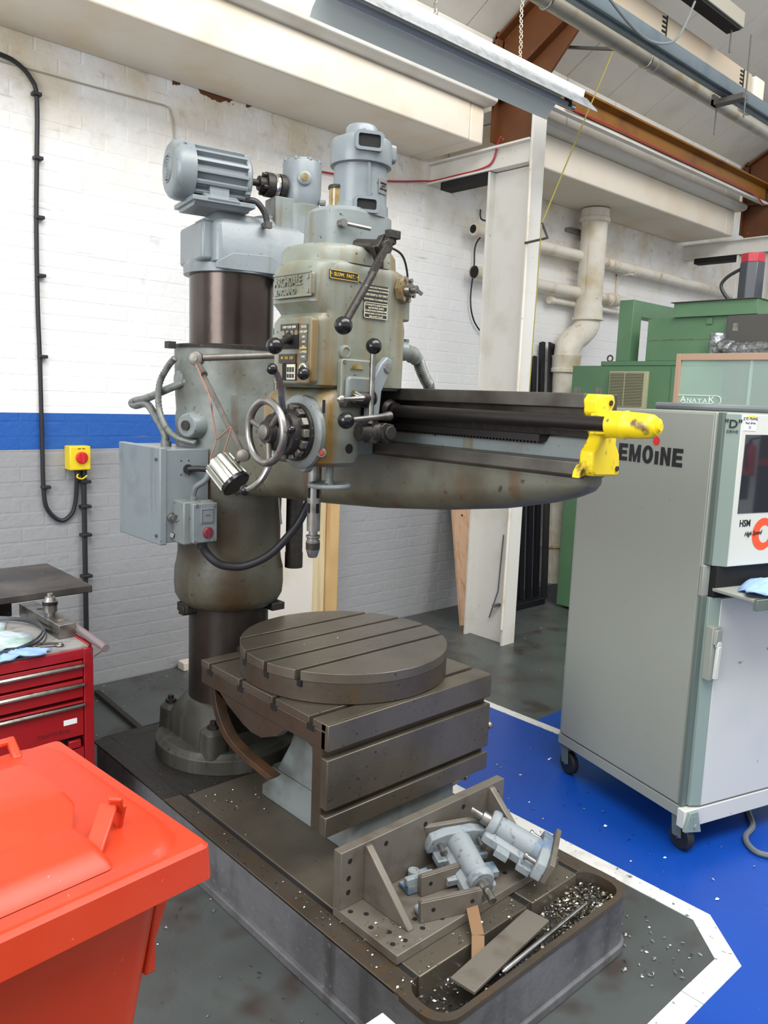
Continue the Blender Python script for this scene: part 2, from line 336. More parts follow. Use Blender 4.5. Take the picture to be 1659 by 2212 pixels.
# ================================================================== SETTING
YW = 4.087
fl = MB().box(-5, 13, -7, YW+.3, -.1, 0).build('floor', FLOOR); tag(fl, kind='structure')
def slab(name, pts, z, m, parent):
    o = MB().prism(pts, 'z', -.001, z).build(name, m, parent); return o
slab('blue_paint', [(2.40, 3.0), (3.22, 3.0), (3.22, 2.3), (3.7, 2.3), (3.7, .9), (12, .9), (12, -.3), (1.5, -.3), (1.5, .815), (2.24, .815), (2.41, .985)], .0012, FBLUE, fl)
for pts in ([(2.345, 3.0), (2.345, 1.6), (2.412, 1.6), (2.412, 3.0)], [(2.345, 1.6), (2.345, 1.008), (2.412, .984), (2.412, 1.6)],
            [(2.345, 1.008), (2.221, .878), (2.253, .813), (2.412, .984)], [(2.221, .878), (2.02, .880), (2.02, .815), (2.253, .813)],
            [(2.017, .880), (1.5, .880), (1.5, .815), (2.017, .815)], [(3.19, 3.0), (3.19, 2.1), (3.245, 2.1), (3.245, 3.0)]):
    slab('white_line', pts, .0022, FWHITE, fl)
chips('floor_swarf', SWARF, fl, 520, lambda: (lambda a: (a[0], a[1], .004))(random.choice([
    (random.uniform(1.2, 2.4), random.gauss(3.9, .12)), (random.uniform(1.0, 1.5), random.uniform(2.4, 3.9)), (random.uniform(.5, 1.22), random.uniform(.7, 2.2)),
    (random.gauss(2.6, .25), random.uniform(1.0, 2.2)), (random.uniform(2.2, 4.4), random.uniform(2.5, 3.6)), (random.gauss(2.1, .08), random.uniform(.9, 1.3)), (random.gauss(4.9, .5), random.gauss(3.4, .2))])), .003, .009)

wl = MB().box(-2, 11, YW, YW+.3, 0, 4.2).build('wall_back', WALL); tag(wl, kind='structure')
def rect3(x0, x1, y0, y1, z0, z1):
    return [(x0, y0, z0), (x1, y0, z0), (x1, y0, z1), (x0, y0, z1), (x0, y1, z0), (x1, y1, z0), (x1, y1, z1), (x0, y1, z1)]
BR = []
for r in range(43):
    z = r*.075
    for c in range(-2, 42):
        x = 1.0+c*.225+(.1125 if r % 2 else 0)
        if x < .55 or x > 9.4: continue
        BR.append((x, z))
def is_door(x, z): return 2.30 < x < 3.31 and z < 1.9
BR = [b for b in BR if not is_door(*b)]
def seen(x, z):   # bricks the photograph shows nearest and largest, clear of the drill and the tool chest
    return (x > 1.15 and z > .55) and not (1.9 < x < 2.75 and z < 2.25) 
BR.sort(key=lambda b: (not seen(*b), (b[0]-1.3)**2+(b[1]-1.7)**2*.9))
bm_ = bpy.data.meshes.new('brick')
FV = [(4, 7, 6, 5), (0, 1, 5, 4), (1, 2, 6, 5), (2, 3, 7, 6), (3, 0, 4, 7)]
def brickv(x, z, dy): 
    return [(x, YW+.001, z), (x+.216, YW+.001, z), (x+.216, YW+.001, z+.0665), (x, YW+.001, z+.0665), (x+.002, YW-dy, z+.002), (x+.214, YW-dy, z+.002), (x+.214, YW-dy, z+.0645), (x+.002, YW-dy, z+.0645)]
bm_.from_pydata(brickv(0, 0, .0012), [], FV); bm_.materials.append(WALL)
for x, z in BR[:300]:
    o = bpy.data.objects.new('brick', bm_); COL.objects.link(o); o.parent = wl; o.location = (x, random.uniform(-.0005, .0006), z+.004)
mb = MB()
for x, z in BR[300:]: mb.add(brickv(x, z+.004, .0012+random.uniform(-.0004, .0005)), FV)
tag(mb.build('brick_courses', WALL, wl), kind='stuff')

# door with timber frame behind the column
dr = MB().box(2.42, 3.13, 4.045, 4.10, 0.02, 1.87).build('door_1', DOORW); tag(dr, kind='structure')
MB().box(3.225, 3.325, 4.02, 4.09, 0, 1.95).build('frame_post', TIMB, dr, .004)
MB().box(3.13, 3.222, 4.035, 4.09, 0, 1.90).build('door_stop', TIMBL, dr, .004)
MB().box(2.32, 2.42, 4.02, 4.09, 0, 1.95).build('frame_post', TIMB, dr, .004)
MB().box(2.32, 3.325, 4.015, 4.089, 1.87, 1.95).build('frame_head', TIMB, dr, .004)
mb = MB(); mb.cyl((3.06, 4.05, .95), (3.06, 4.0, .95), .009); mb.tube([(3.06, 4.0, .95), (2.95, 3.995, .95)], .009); mb.build('door_handle', STEEL, dr)
es = MB().box(2.66, 2.89, 4.066, 4.082, 1.905, 2.0).build('exit_sign', SIGNG); tag(es, 'green and pale yellow emergency exit sign above the white door', 'sign')
MB().box(2.655, 2.895, 4.064, 4.067, 1.993, 2.005).build('pale_border', SIGNY, es)
mb = MB()
mb.cyl((2.835, 4.0655, 1.978), (2.835, 4.063, 1.978), .008); mb.bar((2.836, 4.065, 1.967), (2.826, 4.065, 1.94), .013, .002, (0, 1, 0)); mb.bar((2.828, 4.065, 1.942), (2.85, 4.065, 1.925), .007, .002, (0, 1, 0)); mb.bar((2.85, 4.065, 1.925), (2.845, 4.065, 1.912), .006, .002, (0, 1, 0)); mb.bar((2.825, 4.065, 1.942), (2.805, 4.065, 1.918), .007, .002, (0, 1, 0)); mb.bar((2.834, 4.065, 1.962), (2.855, 4.065, 1.95), .005, .002, (0, 1, 0)); mb.bar((2.834, 4.065, 1.962), (2.812, 4.065, 1.955), .005, .002, (0, 1, 0))
mb.build('running_figure', SIGNY, es)
MB().box(2.68, 2.77, 4.0635, 4.0665, 1.915, 1.985).build('pale_doorway', SIGNY, es)

# ledge beams and gutter
for x0, x1, lab in ((-2, 4.02, 'long cream boxed ledge beam above the wall, left of the white stanchion'), (4.27, 7.60, 'cream boxed ledge beam above the wall pipes, right of the white stanchion')):
    t = thing('ledge_beam', ((x0+x1)/2, YW, 3.21), lab, 'beam')
    MB().box(x0, x1-.13 if x0 < 0 else x1-.17, 3.547, YW-.001, 3.21, 3.437).build('beam_casing', CREAM, t, .012)
    MB().box(x1-.128 if x0 < 0 else x1-.168, x1, 3.549, YW-.001, 3.213, 3.435).build('end_casing', CREAM, t, .012)
    g = MB(); pr = [(3.455, 3.485), (3.462, 3.455), (3.49, 3.440), (4.08, 3.440), (4.08, 3.52), (3.56, 3.52), (3.515, 3.512), (3.475, 3.505)]
    g.prism(pr, 'x', x0, x1+(.02 if x0 < 0 else .05)); tag(g.build('gutter_beam', COLW, t, .004))
    for k in range(int((x1-x0)/.62)+1):
        a = x0+k*.62; b = min(a+.612, x1+.06)
        if b-a > .1:
            MB().box(a, b, 3.56, 3.7, 3.646, 3.86).build('eaves_block', COLW, t, .004)
            MB().box(a, b, 3.545, 3.7, 3.522, 3.642).build('eaves_block', COLW, t, .004)
# ceiling
ce = thing('ceiling', (3, 1, 4), kind='structure')
SL = .577
def roofpt(x, y, dz=0): return (x, y, 3.835+SL*(3.62-y)+dz)
for k in range(26):
    x0 = -2.4+k*.52; x1 = x0+.512
    V = [roofpt(x, y, dz) for dz in (0, .05) for x, y in ((x0, 3.75), (x1, 3.75), (x1, 1.35), (x0, 1.35))]
    MB().add(V, [(0, 1, 2, 3), (7, 6, 5, 4), (0, 4, 5, 1), (1, 5, 6, 2), (2, 6, 7, 3), (3, 7, 4, 0)]).build('roof_sheet', ROOFM, ce)
mb = MB(); V = [roofpt(x, y, dz) for dz in (.052, .09) for x, y in ((-2.5, 3.78), (11.3, 3.78), (11.3, 1.3), (-2.5, 1.3))]
mb.add(V, [(0, 1, 2, 3), (7, 6, 5, 4), (0, 4, 5, 1), (1, 5, 6, 2), (2, 6, 7, 3), (3, 7, 4, 0)]); mb.build('roof_backing', ROOFM, ce)
# stanchions with rafters and brackets
def stanchion(X, lab):
    t = thing('steel_stanchion', (X, 3.36, 0), lab, 'column')
    MB().box(X-.065, X+.065, 3.195, 3.212, 0, 3.50).build('front_flange', COLW, t, .002)
    MB().box(X-.065, X+.065, 3.52, 3.537, 0, 3.06).build('back_flange', COLW, t, .002)
    MB().box(X-.006, X+.006, 3.212, 3.52, 0, 3.06).build('web', COLW, t)
    MB().box(X-.006, X+.006, 3.212, 3.52, 3.0601, 3.85).build('upper_web', BROWN, t)
    MB().box(X-.065, X+.065, 3.52, 3.537, 3.24, 3.95).build('upper_back_flange', BROWN, t)
    r = MB(); u = Vector((0, -1, SL)).normalized(); n = Vector((0, SL, 1)).normalized()
    p0 = Vector((X, 3.50, 3.72)); L = 3.4
    def pl(o0, o1, w_):
        V = [p0+u*a+n*o+Vector((sx*w_/2, 0, 0)) for a in (0, L) for o, sx in ((o0, -1), (o0, 1), (o1, 1), (o1, -1))]
        r.add(V, [(0, 1, 2, 3), (7, 6, 5, 4), (0, 4, 5, 1), (1, 5, 6, 2), (2, 6, 7, 3), (3, 7, 4, 0)])
    pl(-.16, -.145, .13); pl(-.145, .125, .012); pl(.125, .14, .13)
    r.build('rafter', BROWN, t)
    h = MB(); h.prism([(3.21, 3.50), (3.51, 3.52), (3.51, 3.9), (2.75, 4.10), (2.75, 3.98)], 'x', X-.008, X+.008); h.box(X-.06, X+.06, 3.205, 3.52, 3.50, 3.515); h.build('haunch_plate', BROWN, t)
    b = MB(); b.box(X-.075, X+.075, 3.215, YW, 3.195, 3.207).box(X-.075, X+.075, 3.215, YW, 3.065, 3.077).box(X-.03, X-.022, 3.215, YW, 3.077, 3.195)
    b.build('bracket_beam', COLW, t)
    MB().box(X-.06, X+.05, 3.545, 3.96, 3.015, 3.063).build('packing_bar', DARK, t)
    return t
s1 = stanchion(4.135, 'white painted steel stanchion standing behind the drill arm')
s2 = stanchion(7.76, 'far stanchion behind the green machine, only its bracket showing')
mb = MB(); mb.tube(cr([(4.06, 3.19, 3.06), (4.055, 3.18, 2.4), (4.05, 3.18, 1.2), (4.05, 3.19, .12)], 4), .009); mb.build('conduit', PIPEW, s1)
mb = MB(); mb.tube([(4.10, 3.26, .74), (4.09, 3.27, .36), (4.10, 3.34, .16)], .005); mb.box(4.06, 4.13, 3.27, 3.29, .25, .268); mb.build('flex_lead', GCAB, s1)
ra = thing('brown_rail', (5.9, 3.3, 3.5), 'ochre brown steel channel running between the stanchions under the eaves', 'beam')
MB().prism([(3.34, 3.501), (3.30, 3.501), (3.285, 3.506), (3.325, 3.512), (3.325, 3.62), (3.27, 3.635), (3.27, 3.648), (3.34, 3.648)], 'x', 4.2, 7.69).build('channel', OCHRE, ra)
MB().box(4.2, 7.69, 3.292, 3.339, 3.478, 3.5005).build('painted_flange', COLW, ra, .002)
MB().tube(cr([(4.5, 3.272, 3.50), (5.0, 3.272, 3.512), (5.8, 3.272, 3.508), (6.6, 3.272, 3.512), (7.3, 3.272, 3.505), (7.6, 3.29, 3.46)], 5), .006, 6).build('red_wire', REDC, ra)
rc = MB(); rc.tube(cr([(3.0, 4.07, 2.95), (3.4, 4.07, 2.98), (3.72, 4.07, 3.02), (4.0, 4.06, 3.075), (4.07, 4.02, 3.085), (4.085, 3.85, 3.09), (4.085, 3.6, 3.095), (4.09, 3.52, 3.13), (4.08, 3.48, 3.22), (4.06, 3.44, 3.25)], 6), .006, 6)
tag(rc.build('red_cable', REDC), 'thin red cable looped along the wall and bracket left of the stanchion', 'cable')

pw = MB(); pw.tube([(.9, 4.078, 3.05), (1.29, 4.078, 3.06), (1.72, 4.078, 3.066), (2.10, 4.078, 3.077), (2.125, 4.078, 3.07), (2.145, 4.078, 3.02), (2.16, 4.078, 2.9)], .004, 6)
tag(pw.build('painted_wire', mat('painted_wire_grey', (176, 168, 150), .6)), 'thin painted-over wire along the top of the white wall, turning down by the motor', 'wire')
# wall pipes
def pipe(name, pts, r, m, lab, cat='pipe', group=None):
    t = thing(name, pts[0], lab, cat, group); return t
p1 = thing('wall_pipe', (4.45, 3.98, 2.82), 'upper of the two open-ended white pipes along the wall', 'pipe')
mb = MB(); mb.lathe((4.45, 3.98, 2.825), (1, 0, 0), [(0, .030), (.012, .044), (2.5, .044), (4.4, .044)], 20, False); mb.build('pipe_length', PIPEW, p1)
MB().lathe((4.449, 3.98, 2.825), (1, 0, 0), [(0, .03), (.02, .028), (.021, .0)], 20).build('open_mouth', DARK, p1)
MB().lathe((6.62, 3.98, 2.825), (1, 0, 0), [(0, .052), (.09, .052)], 20).build('joint_collar', PIPEW, p1, .004)
mb = MB(); mb.box(6.52, 6.56, 3.93, 4.085, 2.765, 2.775).box(6.52, 6.55, 4.07, 4.085, 2.5, 2.775); mb.build('bracket', PIPEW, p1)
p2 = thing('wall_pipe', (4.48, 3.98, 2.53), 'lower of the two open-ended white pipes, with a dark mouth', 'pipe')
MB().lathe((4.48, 3.98, 2.53), (1, 0, 0), [(0, .046), (2.05, .046)], 20, False).build('pipe_length', PIPEW, p2)
MB().lathe((4.484, 3.98, 2.53), (1, 0, 0), [(0, .038), (.03, .036), (.031, 0)], 20).build('open_mouth', DARK, p2)
MB().lathe((6.28, 3.98, 2.53), (1, 0, 0), [(0, .056), (.11, .056), (.16, .046), (.2, .03)], 20).build('end_socket', PIPEW, p2)
p3 = MB(); p3.lathe((5.46, 4.02, 2.44), (1, 0, 0), [(0, .03), (.05, .03), (.055, .022), (1.25, .022)], 14)
tag(p3.build('small_wall_pipe', PIPEW), 'thin short pipe on the wall below the two large pipes', 'pipe')
dp = thing('downpipe', (5.85, 3.93, 0), 'white soil downpipe with an offset bend below the ledge beam', 'pipe')
MB().lathe((5.88, 3.92, 3.20), (0, 0, -1), [(0, .115), (.06, .115), (.07, .125), (.10, .125), (.11, .107), (.78, .107)], 28).build('upper_pipe', PIPEW, dp)
MB().lathe((5.88, 3.92, 2.43), (0, 0, -1), [(0, .115), (.09, .118), (.10, .13), (.12, .13), (.125, .11)], 28).build('socket', PIPEW, dp)
MB().tube(cr([(5.88, 3.92, 2.34), (5.875, 3.92, 2.26), (5.79, 3.92, 2.19), (5.68, 3.92, 2.13), (5.615, 3.92, 2.05), (5.612, 3.92, 1.97)], 8), .103, 24).build('offset_bend', PIPEW, dp)
MB().lathe((5.612, 3.92, 2.0), (0, 0, -1), [(0, .125), (.03, .118), (.10, .118), (.11, .128), (.135, .128), (.14, .105), (1.9, .105)], 28).build('lower_pipe', PIPEW, dp)
MB().lathe((5.612, 3.92, .56), (0, 0, -1), [(0, .12), (.12, .12), (.13, .13), (.15, .13)], 28).build('lower_socket', PIPEW, dp)
mb = MB(); mb.box(5.70, 5.98, 4.03, 4.086, 3.02, 3.05).box(5.92, 5.95, 3.98, 4.086, 2.98, 3.06); mb.build('wall_bracket', STEEL, dp)
wc = MB(); wc.tube(cr([(4.62, 4.07, 3.0), (4.61, 4.05, 2.93), (4.59, 3.93, 2.87), (4.57, 4.05, 2.75), (4.57, 4.06, 2.58), (4.55, 4.06, 2.35), (4.6, 4.06, 2.2), (4.72, 4.06, 2.1)], 6), .006, 6)
tag(wc.build('hanging_wire', CABLE), 'thin dark wire dangling past the open pipe ends', 'wire')

# electrical run on the left wall
lc = thing('wall_cable', (1.43, 4.07, .9), 'black armoured cable curving up the white wall left of the drill', 'cable')
MB().tube(cr([(1.05, 4.07, 3.10), (1.28, 4.07, 3.085), (1.36, 4.07, 3.068), (1.42, 4.07, 3.02), (1.447, 4.07, 2.94), (1.440, 4.07, 2.65), (1.431, 4.07, 2.375), (1.428, 4.07, 2.0), (1.432, 4.07, 1.7), (1.433, 4.07, 1.3), (1.435, 4.07, 1.08), (1.453, 4.07, .985), (1.515, 4.07, .925), (1.572, 4.07, .955), (1.595, 4.07, 1.03), (1.60, 4.06, 1.16)], 8), .011, 8).build('cable_sheath', CABLE, lc)
for z in (2.955, 2.67, 2.40, 2.13, 1.745, 1.1):
    MB().box(1.424, 1.466, 4.05, 4.086, z-.008, z+.008).build('cable_clip', CABLE, lc, .003)
rc2 = thing('wall_conduit', (1.635, 4.06, .2), 'black conduit dropping from the yellow switch to behind the steel plate', 'conduit')
MB().tube([(1.635, 4.06, 1.19), (1.635, 4.06, .25)], .013, 10).build('conduit_tube', CABLE, rc2)
for z in (1.12, .99, .84, .62): MB().box(1.615, 1.668, 4.04, 4.086, z-.008, z+.008).build('cable_clip', CABLE, rc2, .003)
isw = thing('isolator_switch', (1.60, 4.06, 1.18), 'yellow isolator switch with red rotary knob on the wall', 'switch')
MB().box(1.547, 1.654, 4.01, 4.086, 1.185, 1.308).build('switch_box', SWITCHY, isw, .006)
mb = MB(); mb.lathe((1.605, 4.01, 1.25), (0, -1, 0), [(0, .03), (.012, .03), (.014, .026), (.016, .026)], 24).bar((1.605, 3.992, 1.276), (1.605, 3.992, 1.224), .014, .022, (0, 1, 0)); mb.build('rotary_knob', SWITCHR, isw, .002)
text('lettering', 'OFF  ON', .007, (1.605, 4.0092, 1.294), (1, 0, 0), (0, 0, 1), BLACKT, isw)
mb = MB(); mb.cyl((1.60, 4.05, 1.187), (1.60, 4.05, 1.155), .016).cyl((1.635, 4.055, 1.187), (1.635, 4.055, 1.155), .015); mb.build('cable_gland', CABLE, isw)
MB().tube(cr([(1.6, 4.04, 1.165), (1.585, 4.02, 1.15), (1.61, 4.02, 1.14), (1.64, 4.03, 1.155)], 6), .004, 6).build('earth_wire', SWITCHY, isw)

# roof services
sp = thing('service_pipe', (4.6, 2.6, 3.55), 'long dull silver service pipe hung under the roof', 'pipe')
MB().cyl((1.0, 2.6, 3.552), (9, 2.6, 3.54), .040).build('pipe_length', PIPEG, sp)
for x in (4.285, 3.35):
    MB().torus((x, 2.6, 3.55), (1, 0, 0), .042, .007, 24, 8).build('pipe_clamp', STEEL, sp)
    mb = MB(); mb.bar((x-.02, 2.63, 3.60), (x-.05, 3.45, 3.84), .03, .012).box(x-.05, x+.02, 2.58, 2.66, 3.59, 3.63); mb.build('support_strut', MGREY, sp)
MB().lathe((4.36, 2.6, 3.548), (1, 0, 0), [(0, .046), (.05, .046)], 20).build('pipe_coupling', PIPEG, sp)
tr = thing('cable_channel', (4, 2.2, 3.35), 'blue grey galvanised channel hung beside the silver pipe', 'channel')
mb = MB(); mb.prism([(2.185, 3.395), (2.185, 3.345), (2.19, 3.335), (2.215, 3.335), (2.215, 3.325), (2.245, 3.325), (2.245, 3.331), (2.222, 3.331), (2.222, 3.341), (2.195, 3.347), (2.195, 3.395)], 'x', 1.0, 8); mb.build('channel', TRAY, tr)
mb = MB(); mb.box(4.50, 4.56, 2.12, 2.30, 3.294, 3.322).box(4.50, 4.56, 2.285, 2.30, 3.294, 3.35); mb.build('hanger_bracket', MGREY, tr)
mb = MB(); mb.cyl((4.53, 2.12, 3.20), (4.53, 2.12, 3.62), .005, None, 8); mb.cyl((4.53, 2.28, 3.14), (4.53, 2.28, 3.29), .004, None, 8); mb.build('hanger_rod', MGREY, tr)
tk = thing('cable_trunking', (4, 2.3, 3.5), 'tan trunking with dark louvre slots above the blue channel', 'trunking')
MB().box(1.0, 5.02, 2.32, 2.40, 3.44, 3.605).build('trunking_body', TRUNK, tk, .004)
for x in (3.95, 4.86):
    for k in range(6): MB().box(x+.0, x+.035, 2.316, 2.322, 3.47+k*.022, 3.478+k*.022).build('louvre_slot', DARK, tk)
    MB().box(x+.04, x+.046, 2.315, 2.322, 3.455, 3.60).build('panel_joint', DARK, tk)
MB().box(5.03, 5.16, 2.30, 2.40, 3.42, 3.60).build('end_box', WHITEP, tk, .01)
bt = thing('roof_batten_light', (4, 2.2, 3.72), 'dark underside batten hung near the roof, far right above the trunking', 'light')
MB().box(3.2, 4.52, 2.16, 2.26, 3.66, 3.74).build('batten_body', mat('dull_batten_grey', (140, 136, 124), .6), bt, .004)
MB().box(3.2, 4.50, 2.17, 2.245, 3.648, 3.66).build('dark_diffuser', DARK, bt)
MB().cyl((4.46, 2.2, 3.66), (4.46, 2.2, 3.53), .005, None, 8).build('drop_rod', MGREY, bt)
hc = MB(); hc.tube(cr([(2.7, 2.0, 3.36), (3.0, 2.0, 3.24), (3.3, 2.02, 3.20), (3.55, 2.05, 3.26), (3.75, 2.1, 3.38), (3.95, 2.15, 3.6)], 8), .006, 6)
tag(hc.build('slack_cable', GCAB), 'slack grey cable drooping under the blue channel', 'cable')
pc = MB(); pc.tube([(4.85, 3.0, 4.2), (4.64, 3.0, 3.93), (3.955, 3.0, 2.66)], .0045, 6); pc.tube([(3.955, 3.0, 2.66), (3.94, 3.0, 1.9), (3.93, 3.0, 1.2)], .0035, 6)
tag(pc.build('pull_cord', YCORD), 'thin yellow pull cord slanting from the roof past the stanchion', 'cord')
hk = MB(); hk.tube([(4.05, 3.19, 2.58), (4.02, 3.0, 2.585), (3.955, 3.0, 2.66)], .008, 6); tag(hk.build('cord_hook', MGREY, s1))

# fluorescent fitting
lf = thing('fluorescent_fitting', (2.66, 2.43, 3.1), 'galvanised trough reflector light hung on chains across the top', 'light')
X0, X1 = 1.89, 3.44
mb = MB(); mb.prism([(2.395, 3.075), (2.47, 3.075), (2.47, 3.105), (2.40, 3.105)], 'x', X0, X1-.02); mb.build('spine', WHITEP, lf)
mb = MB(); mb.prism([(2.395, 3.076), (2.335, 3.012), (2.330, 3.000), (2.333, 2.999), (2.339, 3.010), (2.40, 3.074)], 'x', X0-.02, X1+.01); mb.build('near_reflector', GALV, lf)
mb = MB(); mb.prism([(2.47, 3.076), (2.535, 3.012), (2.548, 2.985), (2.545, 2.984), (2.530, 3.010), (2.466, 3.074)], 'x', X0, X1-.10); mb.build('far_reflector', REFW, lf)
mb = MB(); mb.prism([(2.394, 3.075), (2.388, 3.105), (2.402, 3.106), (2.404, 3.076)], 'x', X0, X1-.02); mb.build('bright_side', REFW, lf)
MB().cyl((X0+.03, 2.432, 3.03), (X1-.06, 2.432, 3.03), .014).build('lamp_tube', TUBE, lf)
for x in (X0+.03, X1-.075): MB().box(x-.03, x, 2.418, 2.446, 3.02, 3.075).build('lamp_holder', BLACKP, lf, .003)
MB().cyl((X1-.075, 2.432, 3.03), (X1-.045, 2.432, 3.03), .0155).build('tube_cap', CHROME, lf)
for x in (2.42, 2.965):
    mb = MB()
    for k in range(34):
        z = 3.11+k*.021; c = (x+.004*math.sin(k*.5), 2.43, z)
        mb.torus(c, (1, 0, 0) if k % 2 else (0, 1, 0), .0085, .0022, 8, 5)
    mb.build('chain', CHROME if x < 2.6 else WHITEP, lf)

# ================================================================== RADIAL DRILL
DR = thing('radial_drill', (1.656, 2.2, 0), 'large old grey radial arm drilling machine with yellow arm end', 'drilling machine')
AX, AY = 1.656, 2.68
# --- base
mb = MB()
out = rrect(1.24, 2.08, 1.08, 3.05, .07, 6); inn = rrect(1.266, 2.053, 1.097, 1.236, .055, 6)
mb.prism(rrect(1.225, 2.09, 1.07, 3.06, .08, 6), 'z', 0, .03)
mb.rings([[(x, y, .028) for x, y in out], [(x, y, .181) for x, y in out]], False)
base = mb.build('base', BASEP, DR, .004)
for a_, b_ in ((1.24, 1.306), (2.024, 2.08)): MB().box(a_, b_, 1.236, 2.42, .176, .1855).build('rim_top', IRON, base, .002)     # flat rim with the coolant trough cut into its front
def ringcap(o_pts, i_pts, z, z1):
    n = len(o_pts); V = [(x, y, z) for x, y in o_pts]+[(x, y, z) for x, y in i_pts]+[(x, y, z1) for x, y in i_pts]
    F = [(j, (j+1) % n, n+(j+1) % n, n+j) for j in range(n)]+[(n+j, n+(j+1) % n, 2*n+(j+1) % n, 2*n+j) for j in range(n)]
    return V, F
fo = rrect(1.2385, 2.0815, 1.0785, 1.262, .07, 6); fo = [(x, y if y < 1.2 else 1.238) for x, y in fo]
V, F = ringcap(fo, inn, .1853, .115); m2 = MB().add(V, F).add([(x, y, .1853) for x, y in fo]+[(x, y, .17) for x, y in fo], [(j, (j+1) % len(fo), len(fo)+(j+1) % len(fo), len(fo)+j) for j in range(len(fo))])
m2.build('trough_rim', IRON, base, 0)
MB().box(1.262, 2.056, 1.094, 1.238, .10, .116).build('trough_floor', DARKIRON, base)
mb = MB()
for x0, x1 in ((1.322, 1.757), (1.783, 2.006)): mb.box(x0, x1, 1.231, 2.40, .112, .186)
mb.build('slotted_bed', IRONTOP, base, .003)
MB().box(1.305, 2.025, 1.24, 2.41, .1805, .1825).build('slot_bottom', DARK, base)
mb = MB(); mb.box(1.31, 2.02, 2.40, 3.0, .1805, .184); mb.build('rear_well', DARKIRON, base)
mb = MB(); mb.box(1.24, 1.31, 2.42, 3.03, .176, .1855).box(2.02, 2.08, 2.42, 3.03, .176, .1855).box(1.31, 2.02, 2.97, 3.03, .176, .1855); mb.build('rear_rim', DARKIRON, base, .003)
def inx(): return (random.gauss(1.72, .25), random.uniform(1.11, 1.225), .145)
def heap():
    mb = MB(); nx, ny = 40, 9; V = []; F = []
    for i in range(nx):
        for j in range(ny):
            x = 1.275+.77*i/(nx-1); y = 1.10+.133*j/(ny-1)
            h = .118+.034*(.35+.65*math.exp(-((x-1.95)/.22)**2))*(1-.35*abs(j/(ny-1)-.6))+random.uniform(-.005, .005)
            V.append((x, y, h))
    for i in range(nx-1):
        for j in range(ny-1): F.append((i*ny+j, (i+1)*ny+j, (i+1)*ny+j+1, i*ny+j+1))
    o = mb.add(V, F).build('swarf_heap', DARKIRON, None); o['kind'] = 'stuff'; o['label'] = 'heap of metal swarf lying in the front trough of the drill base'; return o
heap()
def heapz(x): return .118+.034*(.35+.65*math.exp(-((x-1.95)/.22)**2))
def hp():
    x = min(2.04, max(1.28, random.choice([random.gauss(1.93, .10), random.gauss(1.93, .10), random.uniform(1.28, 2.03)]))); y = random.uniform(1.11, 1.225); return (x, y, heapz(x)+random.uniform(-.004, .006))
chips('trough_swarf', SWARFD, None, 1500, hp, .002, .007, 'dull metal chips filling the front trough of the drill base')
chips('bright_trough_swarf', SWARF, None, 500, hp, .002, .006, 'bright metal chips on top of the heap in the front trough')
chips('base_swarf', SWARF, DR, 200, lambda: random.choice([(random.uniform(1.33, 2.0), random.gauss(1.26, .02), .189), (random.uniform(1.25, 1.30), random.uniform(1.2, 2.3), .188), (random.uniform(1.33, 1.6), random.gauss(2.3, .1), .188)]), .002, .005)

# --- pedestal and column
mb = MB()
def sq(z, h, r): return (z, AX-h, AX+h, AY-h, AY+h, r)
mb.lathe((AX, AY, .184), (0, 0, 1), [(0, .285), (.055, .285), (.062, .275), (.075, .262)], 48)
mb.loft([sq(.255, .205, .12), sq(.335, .200, .12), sq(.37, .18, .13), sq(.40, .170, .155), sq(.41, .160, .158)], 8)
for a in (45, 135, 225, 315):
    c = Vector((AX+.225*math.cos(math.radians(a)), AY+.225*math.sin(math.radians(a)), 0))
    mb.loft([(.24, c.x-.05, c.x+.05, c.y-.05, c.y+.05, .03), (.335, c.x-.046, c.x+.046, c.y-.046, c.y+.046, .03), (.35, c.x-.03, c.x+.03, c.y-.03, c.y+.03, .02)])
ped = mb.build('pedestal', mat('dirty_pedestal_paint', (64, 64, 58), .5, 0, (5, .42, .7, (50, 48, 42)), (12, .56, .74, (88, 88, 84)), (60, .66, .74, (34, 32, 28)), (14, .3)), DR, .006)
mb = MB()
for a in (45, 135, 225, 315): mb.lathe((AX+.235*math.cos(math.radians(a)), AY+.235*math.sin(math.radians(a)), .345), (0, 0, 1), [(0, .022), (.018, .022), (.02, .012), (.035, .012)], 6)
mb.build('holding_bolt', DARKIRON, ped)
MB().lathe((AX, AY, .40), (0, 0, 1), [(0, .156), (.42, .156)], 56).build('column', COLD, DR)
MB().lathe((AX, AY, 1.77), (0, 0, 1), [(0, .157), (.29, .157)], 64).build('upper_column', COLM, DR)
# --- sleeve
mb = MB()
mb.lathe((AX, AY, 0), (0, 0, 1), [(.785, .166), (.790, .18), (.806, .196), (.83, .209), (.87, .213), (.93, .211), (.965, .203), (1.0, .199), (1.1, .199), (1.28, .203), (1.44, .206), (1.50, .209), (1.54, .204), (1.6, .208), (1.75, .211), (1.768, .211)], 64)
sl = mb.build('arm_sleeve', OLIVE, DR, 0, 50)
mb = MB(); mb.lathe((AX, AY, 1.765), (0, 0, 1), [(0, .214), (.012, .216), (.016, .205), (.018, .175)], 56); mb.box(1.40, 1.43, 2.69, 2.72, 1.76, 1.785); mb.build('wiper_ring', DARKIRON, sl)
mb = MB(); mb.lathe((1.50, 2.62, 1.487), (-.93, -.36, 0), [(0, .052), (.055, .05), (.085, .043), (.09, .040)], 32); bo = mb.build('clamp_boss', GREY, sl, .003)
mb = MB(); mb.lathe((1.414, 2.588, 1.487), (-.93, -.36, 0), [(0, .018), (.006, .018), (.0065, .0)], 24); mb.build('boss_hole', DARKIRON, bo)
